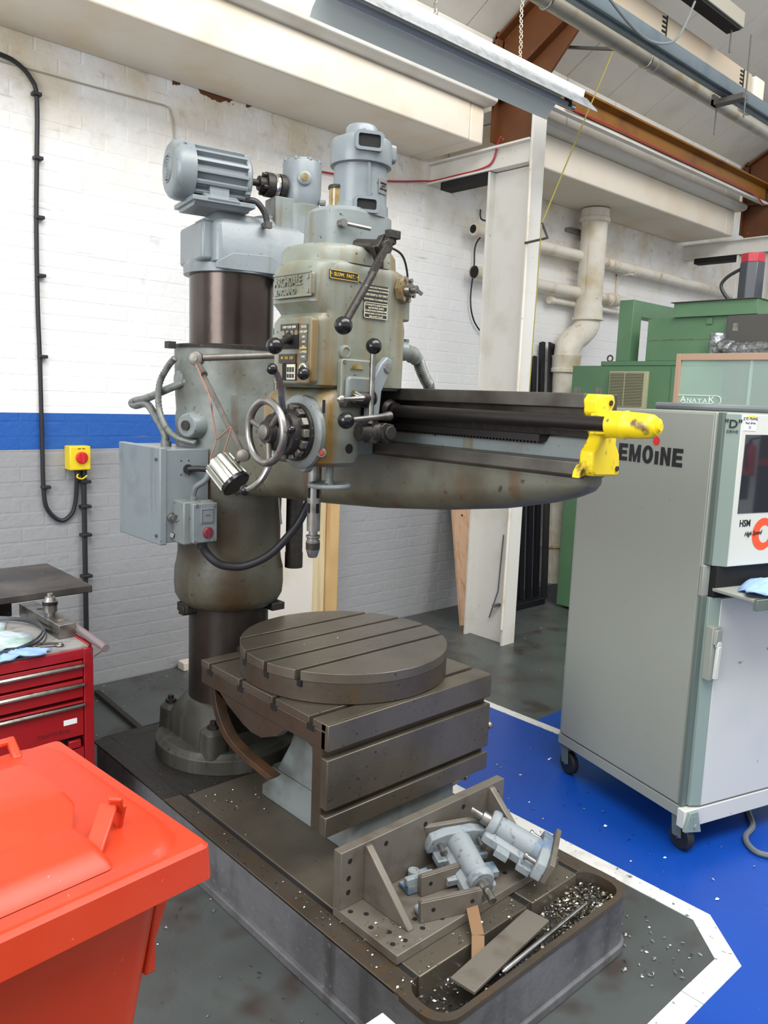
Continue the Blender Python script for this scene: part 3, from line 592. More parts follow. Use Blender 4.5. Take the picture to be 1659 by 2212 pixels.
mb = MB(); mb.lathe((1.452, 2.70, 1.65), (-1, .02, 0), [(0, .033), (.010, .033), (.012, .028), (.013, 0)], 32); mb.build('cast_emblem', GREY, sl)
MB().box(1.46, 1.52, 2.66, 2.74, .765, .80).box(1.455, 1.50, 2.68, 2.72, .755, .79).build('sleeve_lug', DARKIRON, sl, .003); MB().box(1.74, 1.80, 2.50, 2.56, .77, .80).build('sleeve_lug', DARKIRON, sl, .003)
# --- arm (runs along -Y)
mb = MB()
def belly(y, zb, x0, x1):
    pts = [(x1, 1.462), (x0, 1.462)]
    r = .078; h = min(.06, (1.445-zb)*.8)
    r = min(r, (x1-x0)/2-.002)
    for i in range(9): t = PI+PI/2*i/8; pts.append((x0+r+r*math.cos(t), zb+h+h*math.sin(t)))
    for i in range(9): t = 1.5*PI+PI/2*i/8; pts.append((x1-r+r*math.cos(t), zb+h+h*math.sin(t)))
    return [(x, y, z) for x, z in pts]
S = [(2.50, 1.24, 1.50, 1.86), (2.2, 1.262, 1.50, 1.85), (1.95, 1.275, 1.50, 1.82), (1.7, 1.293, 1.50, 1.80), (1.45, 1.320, 1.50, 1.77), (1.25, 1.350, 1.50, 1.72), (1.1, 1.384, 1.50, 1.65), (1.03, 1.405, 1.503, 1.61), (.995, 1.420, 1.51, 1.59), (.982, 1.434, 1.52, 1.575)]
mb.rings([belly(*s_) for s_ in S]); arm = mb.build('arm', ARMP, DR, 0, 40)
mb = MB(); mb.rings([[(x, y, z) for x, z in ((1.548, 1.455), (x1, 1.455), (x1, 1.60), (1.548, 1.60))] for y, x1 in ((2.50, 1.86), (1.7, 1.80), (1.25, 1.70), (1.03, 1.60), (.985, 1.59))]); mb.build('arm_spine', ARMP, arm)
mb = MB(); mb.prism([(1.488, 1.609), (1.488, 1.641), (1.62, 1.641), (1.62, 1.58), (1.535, 1.58), (1.535, 1.609)], 'y', .985, 2.03); mb.build('upper_rail', RAILM, arm, .002)
mb = MB(); mb.prism([(1.488, 1.463), (1.488, 1.492), (1.535, 1.500), (1.56, 1.5), (1.56, 1.455), (1.50, 1.455)], 'y', .99, 2.03); mb.build('lower_rail', RAILM, arm, .002)
mb = MB(); mb.box(1.538, 1.56, .985, 2.03, 1.545, 1.61); mb.build('arm_web', DARKIRON, arm)
mb = MB(); mb.prism([(1.515, 1.492), (1.515, 1.522), (1.528, 1.540), (1.56, 1.546), (1.56, 1.492)], 'y', .985, 2.03); mb.build('web_ledge', GREY, arm, .003)
mb = MB(); mb.box(1.490, 1.53, 1.10, 1.72, 1.530, 1.5455); rk = mb.build('rack', SHAFT, arm)
mb = MB()
for k in range(60): mb.box(1.493, 1.51, 1.105+k*.0102, 1.110+k*.0102, 1.525, 1.531)
tag(mb.build('rack_teeth', SHAFT, rk), kind='stuff')
MB().cyl((1.462, 1.64, 1.581), (1.462, .86, 1.578), .0165, None, 24).build('feed_shaft', SHAFT, arm)
mb = MB(); mb.lathe((1.462, 1.66, 1.581), (0, -1, 0), [(0, .03), (.09, .03), (.10, .021), (.115, .021)], 24); mb.build('shaft_sleeve', SHAFT, arm)
# yellow end bracket
mb = MB()
prof = [(1.490, 1.598), (1.486, 1.628), (1.495, 1.640), (1.552, 1.640), (1.560, 1.622), (1.545, 1.600), (1.552, 1.585), (1.575, 1.562), (1.575, 1.532), (1.592, 1.510), (1.598, 1.468), (1.588, 1.460), (1.50, 1.464), (1.488, 1.474), (1.486, 1.515), (1.500, 1.530), (1.515, 1.55), (1.498, 1.575), (1.505, 1.588)]
mb.prism(prof, 'y', .952, .988); yb = mb.build('end_bracket', YEL, arm, .005)
mb = MB(); mb.prism([(1.474, 1.458), (1.496, 1.464), (1.496, 1.495), (1.488, 1.486), (1.477, 1.472)], 'y', .975, .995); mb.build('wiper_tab', YEL, yb, .002)
mb = MB(); mb.lathe((1.462, .905, 1.579), (0, -1, 0), [(0, .024), (.003, .028), (.035, .028), (.040, .030), (.045, .027), (.075, .026), (.098, .024), (.106, .019), (.107, .0)], 28)
mb.rings([[(1.47+dx*.9, .95, 1.575+dz) for dx, dz in ((-.01, -.02), (.07, -.03), (.07, .03), (-.01, .024))], [(1.462+dx*.3, .86, 1.578+dz*.8) for dx, dz in ((-.03, -.02), (.05, -.022), (.05, .024), (-.03, .022))]])
mb.build('shaft_bearing', YEL, yb, .002)
mb = MB(); mb.lathe((1.462, .799, 1.579), (0, -1, 0), [(0, .017), (.005, .017), (.006, .012), (.007, .012), (.0072, .008), (.011, .008)], 24); mb.build('end_nut', YEL, yb)
for x, z in ((1.583, 1.478), (1.538, 1.622)): MB().cyl((x, .952, z), (x, .949, z), .006).build('bracket_bolt', DARKIRON, yb)
mb = MB()
for y in (1.0, 1.055): mb.cyl((1.56, y, 1.641), (1.56, y, 1.655), .007, None, 10)
mb.build('stop_screw', RAILM, arm)

# --- elevating gear on top of the column, set along the direction m
mx = Matrix.Translation((1.868, 2.54, 0)) @ Matrix.Rotation(math.radians(-11), 4, 'Z')
def E(): return MB(mx)
mb = E()
mb.loft([(2.066, -.362, .06, -.075, .28, .03), (2.195, -.362, .06, -.075, .28, .03), (2.216, -.348, .05, -.06, .27, .03)])
eg = mb.build('elevating_housing', CLEANG, DR, .004, 45)
E().box(-.398, -.350, -.035, .22, 2.070, 2.208).build('side_cover', CLEANG, eg, .012)
mb = MB(); mb.lathe((AX, AY, 2.035), (0, 0, 1), [(0, .165), (0.001, .178), (.03, .180), (.038, .172), (.05, .168)], 56); mb.build('column_cap_flange', CLEANG, eg)
mb = E(); mb.prism([(-.36, 2.062), (-.30, 2.098), (-.15, 2.104), (-.05, 2.062), (-.05, 2.04), (-.36, 2.04)], 'y', -.083, -.07); mb.build('cap_pad', CLEANG, eg, .003)
mb = E(); mb.loft([(2.212, -.35, -.10, -.05, .24, .03), (2.24, -.345, -.12, -.04, .22, .03)]); mb.lathe((-.10, .05, 2.222), (0, 0, 1), [(0, .075), (.035, .075), (.04, .06)], 28); mb.build('motor_plinth', CLEANG, eg, .003)
mb = E(); mb.cyl((-.185, -.08, 2.205), (-.185, -.10, 2.205), .011).bar((-.19, -.105, 2.205), (-.165, -.10, 2.205), .016, .022); mb.build('plug_cock', MGREY, eg)
# gear column round the elevating screw
mb = E(); mb.lathe((0, 0, 2.02), (0, 0, 1), [(0, .078), (.29, .074)], 36); mb.loft([(2.10, -.125, 0, -.045, .06, .012), (2.325, -.125, 0, -.045, .06, .012)]); mb.build('gear_column', GREY, eg, .004)
mb = E(); mb.lathe((0, 0, 2.305), (0, 0, 1), [(0, .06), (.02, .068), (.05, .072), (.155, .073), (.160, .071), (.164, .06), (.170, .058)], 40); gc = mb.build('worm_box', CLEANG, eg)
for k in range(8):
    a = k*PI/4; mb = E(); mb.lathe((.066*math.cos(a), .066*math.sin(a), 2.464), (0, 0, 1), [(0, .009), (.011, .009)], 6); mb.build('cap_screw', CLEANG, gc)
mb = E(); mb.lathe((-.024, -.071, 2.398), (-.3, -1, 0), [(-.01, .026), (.004, .026), (.008, .02), (.009, .016)], 24); mb.build('sight_boss', CLEANG, gc)
mb = E(); mb.lathe((-.0269, -.0809, 2.398), (-.3, -1, 0), [(0, .013), (.002, .013)], 20); mb.build('sight_glass', SIGHT, gc)
mb = E(); mb.lathe((.055, -.045, 2.325), (.7, -.6, 0), [(0, .011), (.02, .011)], 8); mb.build('drain_plug', GREY, gc)
# coupling
mb = E(); zc = 2.368; mb.lathe((-.245, 0, zc), (1, 0, 0), [(0, .012), (.07, .012), (.071, .026), (.095, .028), (.096, .043), (.123, .043), (.124, .036), (.128, .036)], 24); cpl = mb.build('coupling', DARKIRON, eg)
mb = E(); mb.lathe((-.117, 0, zc), (1, 0, 0), [(0, .040), (.006, .045), (.014, .045), (.02, .04)], 28); mb.build('bright_ring', CHROME, cpl)
mb = E(); mb.lathe((-.097, 0, zc), (1, 0, 0), [(0, .045), (.02, .045), (.022, .03), (.045, .03)], 24); mb.build('coupling_half', DARKIRON, cpl)
mb = E()
for k in range(4): a = k*PI/2+.5; mb.cyl((-.165, .033*math.cos(a), zc+.033*math.sin(a)), (-.14, .033*math.cos(a), zc+.033*math.sin(a)), .008, None, 8)
mb.build('coupling_bolt', DARKIRON, cpl)
# finned motor
zc = 2.362
mx_gear = mx; mx = mx @ Matrix.Translation((-.042, .0, 0))
mo = E(); mo.lathe((-.395, 0, zc), (1, 0, 0), [(0, .078), (.20, .078)], 40); mot = mo.build('elevating_motor', CLEANG, DR)
fin = None
for k in range(16):
    a = 2*PI*k/16+.1
    if -2.2 < a-2*PI < -.94 or 4.1 < a < 5.35: continue
    f = E(); c = Vector((0, math.cos(a), math.sin(a))); q = Vector((0, -math.sin(a), math.cos(a)))
    V = [Vector((x, 0, zc))+c*r+q*t for x, dd in ((-.394, 0), (-.205, 0)) for r, t in ((.072, -.0072), (.072, .0072), (.096, .0056), (.096, -.0056))]
    f.add(V, [(0, 1, 2, 3), (7, 6, 5, 4), (0, 4, 5, 1), (1, 5, 6, 2), (2, 6, 7, 3), (3, 7, 4, 0)]); f.build('cooling_fin', CLEANG, mot, .0012)
mo = E(); mo.lathe((-.392, 0, zc), (-1, 0, 0), [(0, .099), (.042, .099), (.058, .094), (.068, .082), (.073, .06), (.074, 0)], 44); cw = mo.build('fan_cowl', CLEANG, mot)
mo = E()
for r in (.014, .024, .034, .044): mo.torus((-.4655, 0, zc), (1, 0, 0), r, .003, 28, 6)
for k in range(6): a = k*PI/3; mo.bar((-.4655, 0, zc), (-.4655, .046*math.cos(a), zc+.046*math.sin(a)), .003, .004, (1, 0, 0))
mo.build('grille_wire', CLEANG, cw)
mo = E(); mo.lathe((-.464, 0, zc), (-1, 0, 0), [(0, .048), (.0015, .048)], 32); mo.build('grille_opening', DARK, cw)
mo = E()
for a in (.8, 2.3, -.6): mo.cyl((-.425, .097*math.cos(a), zc+.097*math.sin(a)), (-.425, .104*math.cos(a), zc+.104*math.sin(a)), .006, None, 8)
mo.build('cowl_screw', CLEANG, cw)
mo = E(); mo.lathe((-.207, 0, zc), (1, 0, 0), [(0, .090), (.012, .092), (.020, .084), (.026, .06), (.03, .028), (.036, .026)], 40); es_ = mo.build('end_shield', CLEANG, mot)
mo = E()
for a in (.6, 2.2, 3.8, 5.4): mo.box(-.21, -.19, .085*math.cos(a)-.009, .085*math.cos(a)+.009, zc+.085*math.sin(a)-.009, zc+.085*math.sin(a)+.009)
mo.build('shield_lug', CLEANG, es_, .003)
mo = E(); mo.box(-.41, -.185, -.105, .11, 2.252, 2.268); mo.prism([(-.105, 2.255), (-.105, 2.266), (-.06, 2.29), (-.04, 2.30), (.04, 2.30), (.06, 2.29), (.11, 2.266), (.11, 2.255)], 'x', -.36, -.24); mo.box(-.34, -.27, -.075, -.05, 2.27, 2.32)
mo.prism([(-.08, 2.238), (-.10, 2.256), (.10, 2.256), (.08, 2.238)], 'x', -.40, -.20)
mo.build('motor_foot', CLEANG, mot, .002)
mo = E(); mo.tube(cr([(-.20, -.05, 2.29), (-.165, -.065, 2.285), (-.135, -.07, 2.25), (-.125, -.07, 2.21)], 6), .011, 10); mo.build('motor_lead', CABLE, mot)
mx = mx_gear
# elevating screw tube below
MB().lathe((1.868, 2.54, .925), (0, 0, 1), [(0, .036), (.06, .036), (.061, .034), (.7, .034)], 24).build('elevating_screw_tube', DARKIRON, DR)
MB().lathe((1.868, 2.54, 1.6), (0, 0, 1), [(0, .02), (.45, .02)], 20).build('elevating_screw', SHAFT, DR)

# --- drill head
mb = MB(); N6 = 7
mb.loft([(1.632, 1.205, 1.49, 1.56, 1.735, .03), (1.640, 1.192, 1.498, 1.548, 1.745, .035), (1.79, 1.190, 1.50, 1.546, 1.748, .035), (1.802, 1.196, 1.50, 1.546, 1.745, .04), (1.812, 1.203, 1.50, 1.546, 1.742, .045), (1.822, 1.197, 1.50, 1.546, 1.745, .045), (1.838, 1.184, 1.50, 1.545, 1.75, .045), (1.912, 1.184, 1.502, 1.544, 1.752, .05), (1.930, 1.190, 1.502, 1.544, 1.752, .06), (1.940, 1.200, 1.498, 1.55, 1.75, .085)], N6)
hd = mb.build('drill_head', HEADP, DR, 0, 32)
mb = MB(); mb.loft([(1.938, 1.205, 1.497, 1.545, 1.79, .10), (1.970, 1.207, 1.495, 1.547, 1.788, .10), (1.981, 1.213, 1.490, 1.553, 1.782, .10), (1.986, 1.23, 1.475, 1.57, 1.765, .09)], 9); mb.build('head_cap', HEADP, hd, 0, 40)
mb = MB(); mb.loft([(1.98, 1.268, 1.492, 1.575, 1.765, .075), (2.072, 1.272, 1.49, 1.578, 1.76, .075), (2.084, 1.285, 1.478, 1.59, 1.748, .065)], 8); mb.build('top_casing', GREY, hd, 0, 40)
# badge
mb = MB(); mb.prism(rrect(1.556, 1.706, 1.850, 1.904, .006, 4), 'x', 1.176, 1.19); bd = mb.build('cast_badge', HEADP, hd, .002)
text('raised_lettering', 'ARCHDALE', .022, (1.1745, 1.645, 1.885), (0, -1, 0), (0, 0, 1), HEADP, bd, .0005, 1, .002, 'CENTER', .112)
text('raised_lettering', 'ENGLAND', .014, (1.1745, 1.652, 1.861), (0, -1, 0), (0, 0, 1), HEADP, bd, .0003, 1, .002, 'CENTER', .080)
mb = MB()
for y, z in ((1.566, 1.893), (1.566, 1.860), (1.697, 1.860)): mb.cyl((1.177, y, z), (1.173, y, z), .006, None, 10)
mb.build('badge_screw', HEADP, bd)
mb = MB()
for a, b, c, d in ((1.553, 1.709, 1.901, 1.907), (1.553, 1.709, 1.847, 1.853)): mb.box(1.1735, 1.178, a, b, c, d)
mb.box(1.1735, 1.178, 1.553, 1.559, 1.853, 1.901); mb.build('badge_border', HEADP, bd, .001)
# front gear panel
mb = MB(); mb.prism(rrect(1.542, 1.692, 1.64, 1.80, .012, 4), 'x', 1.172, 1.195); gp = mb.build('gear_panel', HEADP, hd, .004)
MB().box(1.1695, 1.1725, 1.592, 1.657, 1.724, 1.760).build('gear_window', DARK, gp)
mb = MB(); mb.box(1.1685, 1.1715, 1.592, 1.665, 1.768, 1.784); np_ = mb.build('speed_plate', PLATE, gp)
text('plate_figures', '1200 1520 2000', .006, (1.168, 1.628, 1.776), (0, -1, 0), (0, 0, 1), INK, np_)
mb = MB()
for k in range(4): mb.box(1.168, 1.1715, 1.594+k*.018, 1.605+k*.018, 1.757, 1.768)
mb.build('gate_teeth', HEADP, gp)
mb = MB(); mb.box(1.1685, 1.1715, 1.60, 1.67, 1.690, 1.712); np2 = mb.build('speed_plate', PLATE, gp)
text('plate_figures', '40  760  320', .007, (1.168, 1.635, 1.702), (0, -1, 0), (0, 0, 1), GOLDINK, np2)
mb = MB(); mb.box(1.1685, 1.1715, 1.5555, 1.582, 1.695, 1.782); cp = mb.build('feed_chart', PLATEG, gp)
for k, s_ in enumerate(('FEEDS', 'PER REV', '.005', '.010', '.015', 'COARSE', 'FINE')): text('chart_line', s_, .0055, (1.168, 1.5687, 1.775-k*.0118), (0, -1, 0), (0, 0, 1), INK, cp)
mb = MB(); mb.box(1.167, 1.169, 1.5555, 1.582, 1.7235, 1.727); mb.build('chart_rule', GOLDINK, cp)
mb = MB(); mb.lathe((1.172, 1.567, 1.674), (-1, 0, 0), [(0, .020), (.004, .020), (.005, .017)], 28); dl = mb.build('round_dial', PLATEG, gp)
mb = MB(); mb.torus((1.1665, 1.567, 1.674), (1, 0, 0), .013, .0022, 28, 6).bar((1.166, 1.567, 1.674), (1.166, 1.565, 1.662), .007, .003, (1, 0, 0)); mb.build('dial_pointer', INK, dl)
MB().box(1.169, 1.173, 1.598, 1.655, 1.648, 1.690).build('chart_window', DARK, gp)
mb = MB(); mb.box(1.167, 1.1695, 1.600, 1.634, 1.650, 1.687); tc = mb.build('tapping_chart', INK, gp)
mb = MB()
for k in range(3): mb.box(1.1655, 1.1672, 1.603+k*.0105, 1.610+k*.0105, 1.668, 1.680); mb.box(1.1655, 1.1672, 1.603+k*.0105, 1.610+k*.0105, 1.654, 1.664)
mb.build('chart_cells', PLATE, tc)
# side plates (face -Y)
def vplate(x0, x1, z0, z1, m, y=1.5435, edge=None):
    o = MB().box(x0, x1, y, y+.004, z0, z1).build('name_plate', m, hd, .0005)
    if edge:
        b = MB()
        for a in ((x0, x1, z0, z0+.0016), (x0, x1, z1-.0016, z1), (x0, x0+.0016, z0, z1), (x1-.0016, x1, z0, z1)): b.box(a[0], a[1], y-.001, y, a[2], a[3])
        b.build('plate_border', edge, o)
    return o
v = vplate(1.222, 1.312, 1.893, 1.914, PLATE, 1.5415, GOLDINK)
text('lettering', '← SLOW.  FAST. →', .0085, (1.267, 1.541, 1.9035), (1, 0, 0), (0, 0, 1), GOLDINK, v, .0002, .92)
v = vplate(1.332, 1.412, 1.852, 1.893, PLATE, 1.542)
for s_, h, z in (('NEVER CHANGE SPEED WHEN RUNNING', .0042, 1.886), ('WITH LEVER IN REVERSE OR FORWARD', .0042, 1.878), ('BORE REAM & TAP ONLY', .0062, 1.868), ('STOP SPINDLE TO CHANGE GEAR', .0046, 1.857)): text('lettering', s_, h, (1.372, 1.5415, z), (1, 0, 0), (0, 0, 1), INK, v, 0, .8)
v = vplate(1.334, 1.412, 1.811, 1.850, PLATE, 1.542, INK)
for s_, h, z in (('TO FACILITATE GEAR CHANGE', .0048, 1.843), ('USE INCHING DEVICE', .0048, 1.836), ('TO INCH MOVE FORWARD AND', .0046, 1.829), ('REVERSE LEVER TO STOP POSITION', .0042, 1.822), ('AND CLICK TO OFF', .0046, 1.815)): text('lettering', s_, h, (1.373, 1.5405, z), (1, 0, 0), (0, 0, 1), INK, v, 0, .8)
mb = MB(); mb.cyl((1.30, 1.547, 1.905), (1.325, 1.540, 1.893), .001); mb.lathe((1.322, 1.547, 1.905), (0, -1, 0), [(0, .013), (.004, .012)], 24); mb.build('blank_plug', HEADP, hd)
mb = MB(); mb.lathe((1.468, 1.55, 1.893), (.25, -1, 0), [(0, .036), (.012, .036), (.014, .031), (.016, .031)], 8); vc = mb.build('lever_boss', HEADP, hd, .002)
mb = MB()
for k in range(8): a = k*PI/4+.3; mb.lathe((1.4715+.027*math.cos(a), 1.536, 1.893+.027*math.sin(a)), (.25, -1, 0), [(0, .006), (.006, .006)], 8)
mb.build('boss_screw', STEEL, vc)
mb = MB(); mb.lathe((1.4725, 1.534, 1.893), (.25, -1, 0), [(0, .018), (.014, .016), (.015, .010), (.03, .010)], 16); mb.bar((1.479, 1.508, 1.893), (1.495, 1.502, 1.882), .008, .008); mb.build('drain_cock', STEEL, vc)
MB().box(1.44, 1.507, 1.555, 1.70, 1.815, 1.90).build('side_cover', HEADP, hd, .006)
# shift lever on the -Y side
lv = MB(); lv.tube([(1.208, 1.462, 1.785), (1.30, 1.475, 1.908)], .0095, 12); lv.bar((1.295, 1.476, 1.902), (1.375, 1.49, 2.012), .018, .010, (0, 1, 0)); shl = lv.build('shift_lever', DARKIRON, hd, .001)
ball(MB(), (1.202, 1.461, 1.777), .0215).build('ball_knob', BLACKP, shl)
lv = MB(); lv.tube([(1.375, 1.49, 2.003), (1.36, 1.53, 1.985), (1.33, 1.60, 1.99)], .017, 12); lv.bar((1.335, 1.50, 1.965), (1.365, 1.51, 2.0), .03, .02, (0, 1, 0)); lv.lathe((1.352, 1.485, 1.978), (0, -1, 0), [(-.05, .016), (.004, .016)], 14); lv.box(1.355, 1.392, 1.48, 1.50, 2.0, 2.02); lv.prism([(1.318, 1.975), (1.352, 1.99), (1.358, 1.93), (1.344, 1.93)], 'y', 1.50, 1.515); lv.build('lever_linkage', DARKIRON, hd, .002)
lv = MB(); lv.tube([(1.295, 1.58, 2.035), (1.345, 1.54, 2.025)], .005, 8); lv.lathe((1.29, 1.585, 2.035), (-.2, -1, 0), [(-.01, .010), (.012, .010)], 10); lv.build('lubricator', STEEL, hd)
lv = MB(); lv.tube(cr([(1.40, 1.56, 2.0), (1.47, 1.56, 1.985), (1.505, 1.57, 1.94), (1.507, 1.575, 1.90)], 6), .003, 6); lv.build('lead_wire', CABLE, hd)
# gear selector lever out of the front window
lv = MB(); lv.tube([(1.18, 1.63, 1.752), (1.10, 1.59, 1.728)], .008, 10); lv.lathe((1.172, 1.628, 1.75), (-1, -.4, -.2), [(0, .016), (.02, .010)], 14); gl = lv.build('gear_lever', DARKIRON, hd)
ball(MB(), (1.10, 1.59, 1.726), .020).build('ball_knob', BLACKP, gl)
lv = ball(MB(), (1.145, 1.535, 1.664), .0155); bk = lv.build('ball_knob', BLACKP, hd)
MB().tube([(1.145, 1.537, 1.664), (1.18, 1.556, 1.672)], .005, 8).build('knob_stem', DARKIRON, bk)
# side valve & flexible conduit
mb = MB(); mb.cyl((1.48, 1.62, 1.742), (1.545, 1.61, 1.742), .026).cyl((1.545, 1.61, 1.742), (1.575, 1.61, 1.735), .022).sphere((1.575, 1.612, 1.735), .024, 14).cyl((1.578, 1.612, 1.738), (1.598, 1.615, 1.722), .019).lathe((1.55, 1.61, 1.765), (0, 0, 1), [(0, .008), (.01, .008)], 8); cn = mb.build('conduit_elbow', GREY, hd)
mb = MB(); P = cr([(1.580, 1.612, 1.738), (1.603, 1.615, 1.722), (1.622, 1.62, 1.697), (1.645, 1.625, 1.672), (1.668, 1.63, 1.648), (1.69, 1.65, 1.60)], 12); mb.tube(P, [.0175 if i % 2 else .0145 for i in range(len(P))], 12); mb.build('flexible_conduit', FLEX, hd, 0, 80)
# lower gearbox
mb = MB(); mb.loft([(1.434, 1.25, 1.31, 1.585, 1.75, .025), (1.437, 1.225, 1.328, 1.555, 1.78, .03), (1.448, 1.207, 1.337, 1.54, 1.795, .03), (1.47, 1.20, 1.343, 1.535, 1.80, .03), (1.585, 1.20, 1.345, 1.535, 1.80, .03), (1.615, 1.215, 1.348, 1.541, 1.795, .035), (1.632, 1.24, 1.35, 1.552, 1.785, .04), (1.636, 1.26, 1.35, 1.57, 1.77, .04)], 7)
gb = mb.build('feed_gearbox', HEADP, hd, 0, 40)
mb = MB(); mb.box(1.343, 1.487, 1.66, 1.86, 1.455, 1.66); mb.box(1.35, 1.49, 1.64, 1.88, 1.60, 1.655); mb.build('saddle', GREY, hd, .004)
mb = MB(); mb.box(1.36, 1.50, 1.90, 1.955, 1.46, 1.645); mb.build('saddle_wiper', DARKIRON, hd, .003)
mb = MB(); mb.lathe((1.205, 1.535, 1.476), (-.55, -.83, 0), [(-.01, .013), (.006, .012), (.008, .010)], 20); il = mb.build('indicator_housing', GREY, gb)
mb = MB(); mb.lathe((1.2005, 1.5283, 1.476), (-.55, -.83, 0), [(0, .007), (.003, .005)], 14); mb.build('red_indicator', mat('dull_red_lens', (150, 56, 44), .3), il)
MB().lathe((1.293, 1.536, 1.484), (0, -1, 0), [(0, .0125), (.0015, .0125)], 22).build('plug_hole', DARK, gb)
mb = MB(); mb.box(1.205, 1.212, 1.533, 1.536, 1.572, 1.604); mb.build('slot_mark', DARK, gb)
# feed wheel group (axis -X through y 1.61, z 1.522)
HY, HZ = 1.612, 1.522
mb = MB(); mb.lathe((1.205, HY, HZ), (-1, 0, 0), [(0, .092), (.012, .092), (.016, .086), (.018, .078)], 48); ff = mb.build('feed_flange', GREY, gb)
mb = MB(); mb.lathe((1.187, HY, HZ), (-1, 0, 0), [(0, .072), (.01, .072), (.011, .058), (.05, .056), (.052, .046), (.075, .044), (.08, .03), (.095, .028)], 40); fh = mb.build('feed_hub', DARKIRON, gb)
for k in range(14):
    a = 2*PI*k/14; c = Vector((0, math.cos(a), math.sin(a))); q = Vector((0, -math.sin(a), math.cos(a)))
    V = [Vector((x, HY, HZ))+c*r+q*t for x in (1.176, 1.158) for r, t in ((.055, -.009), (.055, .009), (.068, .010), (.068, -.010))]
    MB().add(V, [(0, 1, 2, 3), (7, 6, 5, 4), (0, 4, 5, 1), (1, 5, 6, 2), (2, 6, 7, 3), (3, 7, 4, 0)]).build('clutch_tooth', DULL, fh, .002)
mb = MB(); mb.torus((1.094, HY, HZ), (1, 0, 0), .0745, .0095, 48, 14); hw = mb.build('handwheel', STEEL, gb)
mb = MB()
for k in range(3):
    a = k*2*PI/3+.35; mb.tube([(1.10, HY+.012*math.cos(a), HZ+.012*math.sin(a)), (1.096, HY+.072*math.cos(a), HZ+.072*math.sin(a))], .0075, 10)
mb.build('wheel_spokes', DULL, hw)
MB().lathe((1.115, HY, HZ), (-1, 0, 0), [(0, .018), (.03, .018), (.033, .012)], 24).build('wheel_boss', DULL, hw)
def curl(pts, r, bc, br):
    o = MB().tube(cr(pts, 6), r, 10).build('feed_lever', STEEL, gb); ball(MB(), bc, br).build('ball_knob', BLACKP, o)
curl([(1.135, 1.60, 1.565), (1.12, 1.585, 1.60), (1.105, 1.57, 1.635), (1.09, 1.565, 1.66), (1.08, 1.562, 1.668)], .008, (1.073, 1.56, 1.671), .0135)
curl([(1.13, 1.62, 1.48), (1.115, 1.625, 1.44), (1.10, 1.635, 1.405), (1.09, 1.655, 1.385), (1.085, 1.672, 1.376)], .008, (1.083, 1.682, 1.373), .0135)
curl([(1.13, 1.585, 1.515), (1.11, 1.55, 1.522), (1.095, 1.512, 1.532)], .004, (1.092, 1.505, 1.534), .0105)
mb = MB(); mb.lathe((1.20, 1.60, 1.437), (-1, 0, 0), [(-.02, .016), (.004, .016)], 16); mb.box(1.195, 1.22, 1.58, 1.66, 1.44, 1.46); mb.build('clamp_lug', GREY, gb, .003)
# right-hand lever block on the head side
mb = MB(); mb.prism(rrect(1.258, 1.36, 1.598, 1.706, .01, 4), 'y', 1.530, 1.55); lb = mb.build('lever_cover', HEADP, hd, .004)
mb = MB(); mb.prism(rrect(1.266, 1.352, 1.602, 1.664, .012, 4), 'y', 1.515, 1.531); mb.build('cover_step', GREY, lb, .006)
mb = MB()
for x, z in ((1.266, 1.698), (1.352, 1.698), (1.30, 1.665)): mb.lathe((x, 1.531, z), (0, -1, 0), [(0, .005), (.003, .005)], 10)
mb.build('cover_screw', STEEL, lb)
mb = MB(); mb.prism([(1.285, 1.682), (1.291, 1.692), (1.305, 1.697), (1.32, 1.692), (1.326, 1.682)], 'y', 1.527, 1.531); mb.build('maker_tablet', SIGHT, lb)
MB().lathe((1.278, 1.55, 1.722), (0, -1, 0), [(0, .018), (.01, .017), (.012, .012), (.010, .011)], 22).build('oil_plug', HEADP, hd)
mb = MB(); mb.prism([(1.335, 1.55), (1.338, 1.64), (1.375, 1.70), (1.395, 1.718), (1.412, 1.71), (1.408, 1.68), (1.38, 1.63), (1.372, 1.55)], 'y', 1.515, 1.535); lq = mb.build('lever_quadrant', CLEANG, hd, .004)
mb = MB(); mb.lathe((1.396, 1.515, 1.690), (0, -1, 0), [(0, .013), (.004, .012)], 20); mb.build('quadrant_pin', STEEL, lq)
lv = MB().tube([(1.318, 1.484, 1.735), (1.322, 1.49, 1.55)], .0075, 12); l1 = lv.build('upright_lever', STEEL, hd); ball(MB(), (1.318, 1.483, 1.738), .020).build('ball_knob', BLACKP, l1)
lv = MB().tube([(1.24, 1.478, 1.558), (1.35, 1.488, 1.566), (1.395, 1.50, 1.569)], [.007, .008, .012], 12); l2 = lv.build('level_lever', STEEL, hd); ball(MB(), (1.232, 1.477, 1.557), .0205).build('ball_knob', BLACKP, l2)
mb = MB(); mb.lathe((1.30, 1.51, 1.528), (1, -.12, 0), [(0, .022), (.03, .024), (.035, .028), (.055, .028)], 22); mb.prism([(1.345, 1.542), (1.36, 1.552), (1.39, 1.547), (1.392, 1.52), (1.375, 1.50), (1.352, 1.512)], 'y', 1.475, 1.50); mb.cyl((1.375, 1.475, 1.527), (1.375, 1.468, 1.527), .018); mb.bar((1.335, 1.50, 1.56), (1.333, 1.50, 1.50), .02, .03, (0, 1, 0)); mb.build('clamp_spindle', DARKIRON, hd, .002)
mb = MB(); mb.tube([(1.215, 1.475, 1.608), (1.24, 1.478, 1.609), (1.285, 1.483, 1.611)], [.006, .0045, .008], 12); ph = mb.build('polished_handle', CHROME, hd)
ball(MB(), (1.213, 1.475, 1.608), .0105).build('handle_end', CHROME, ph)
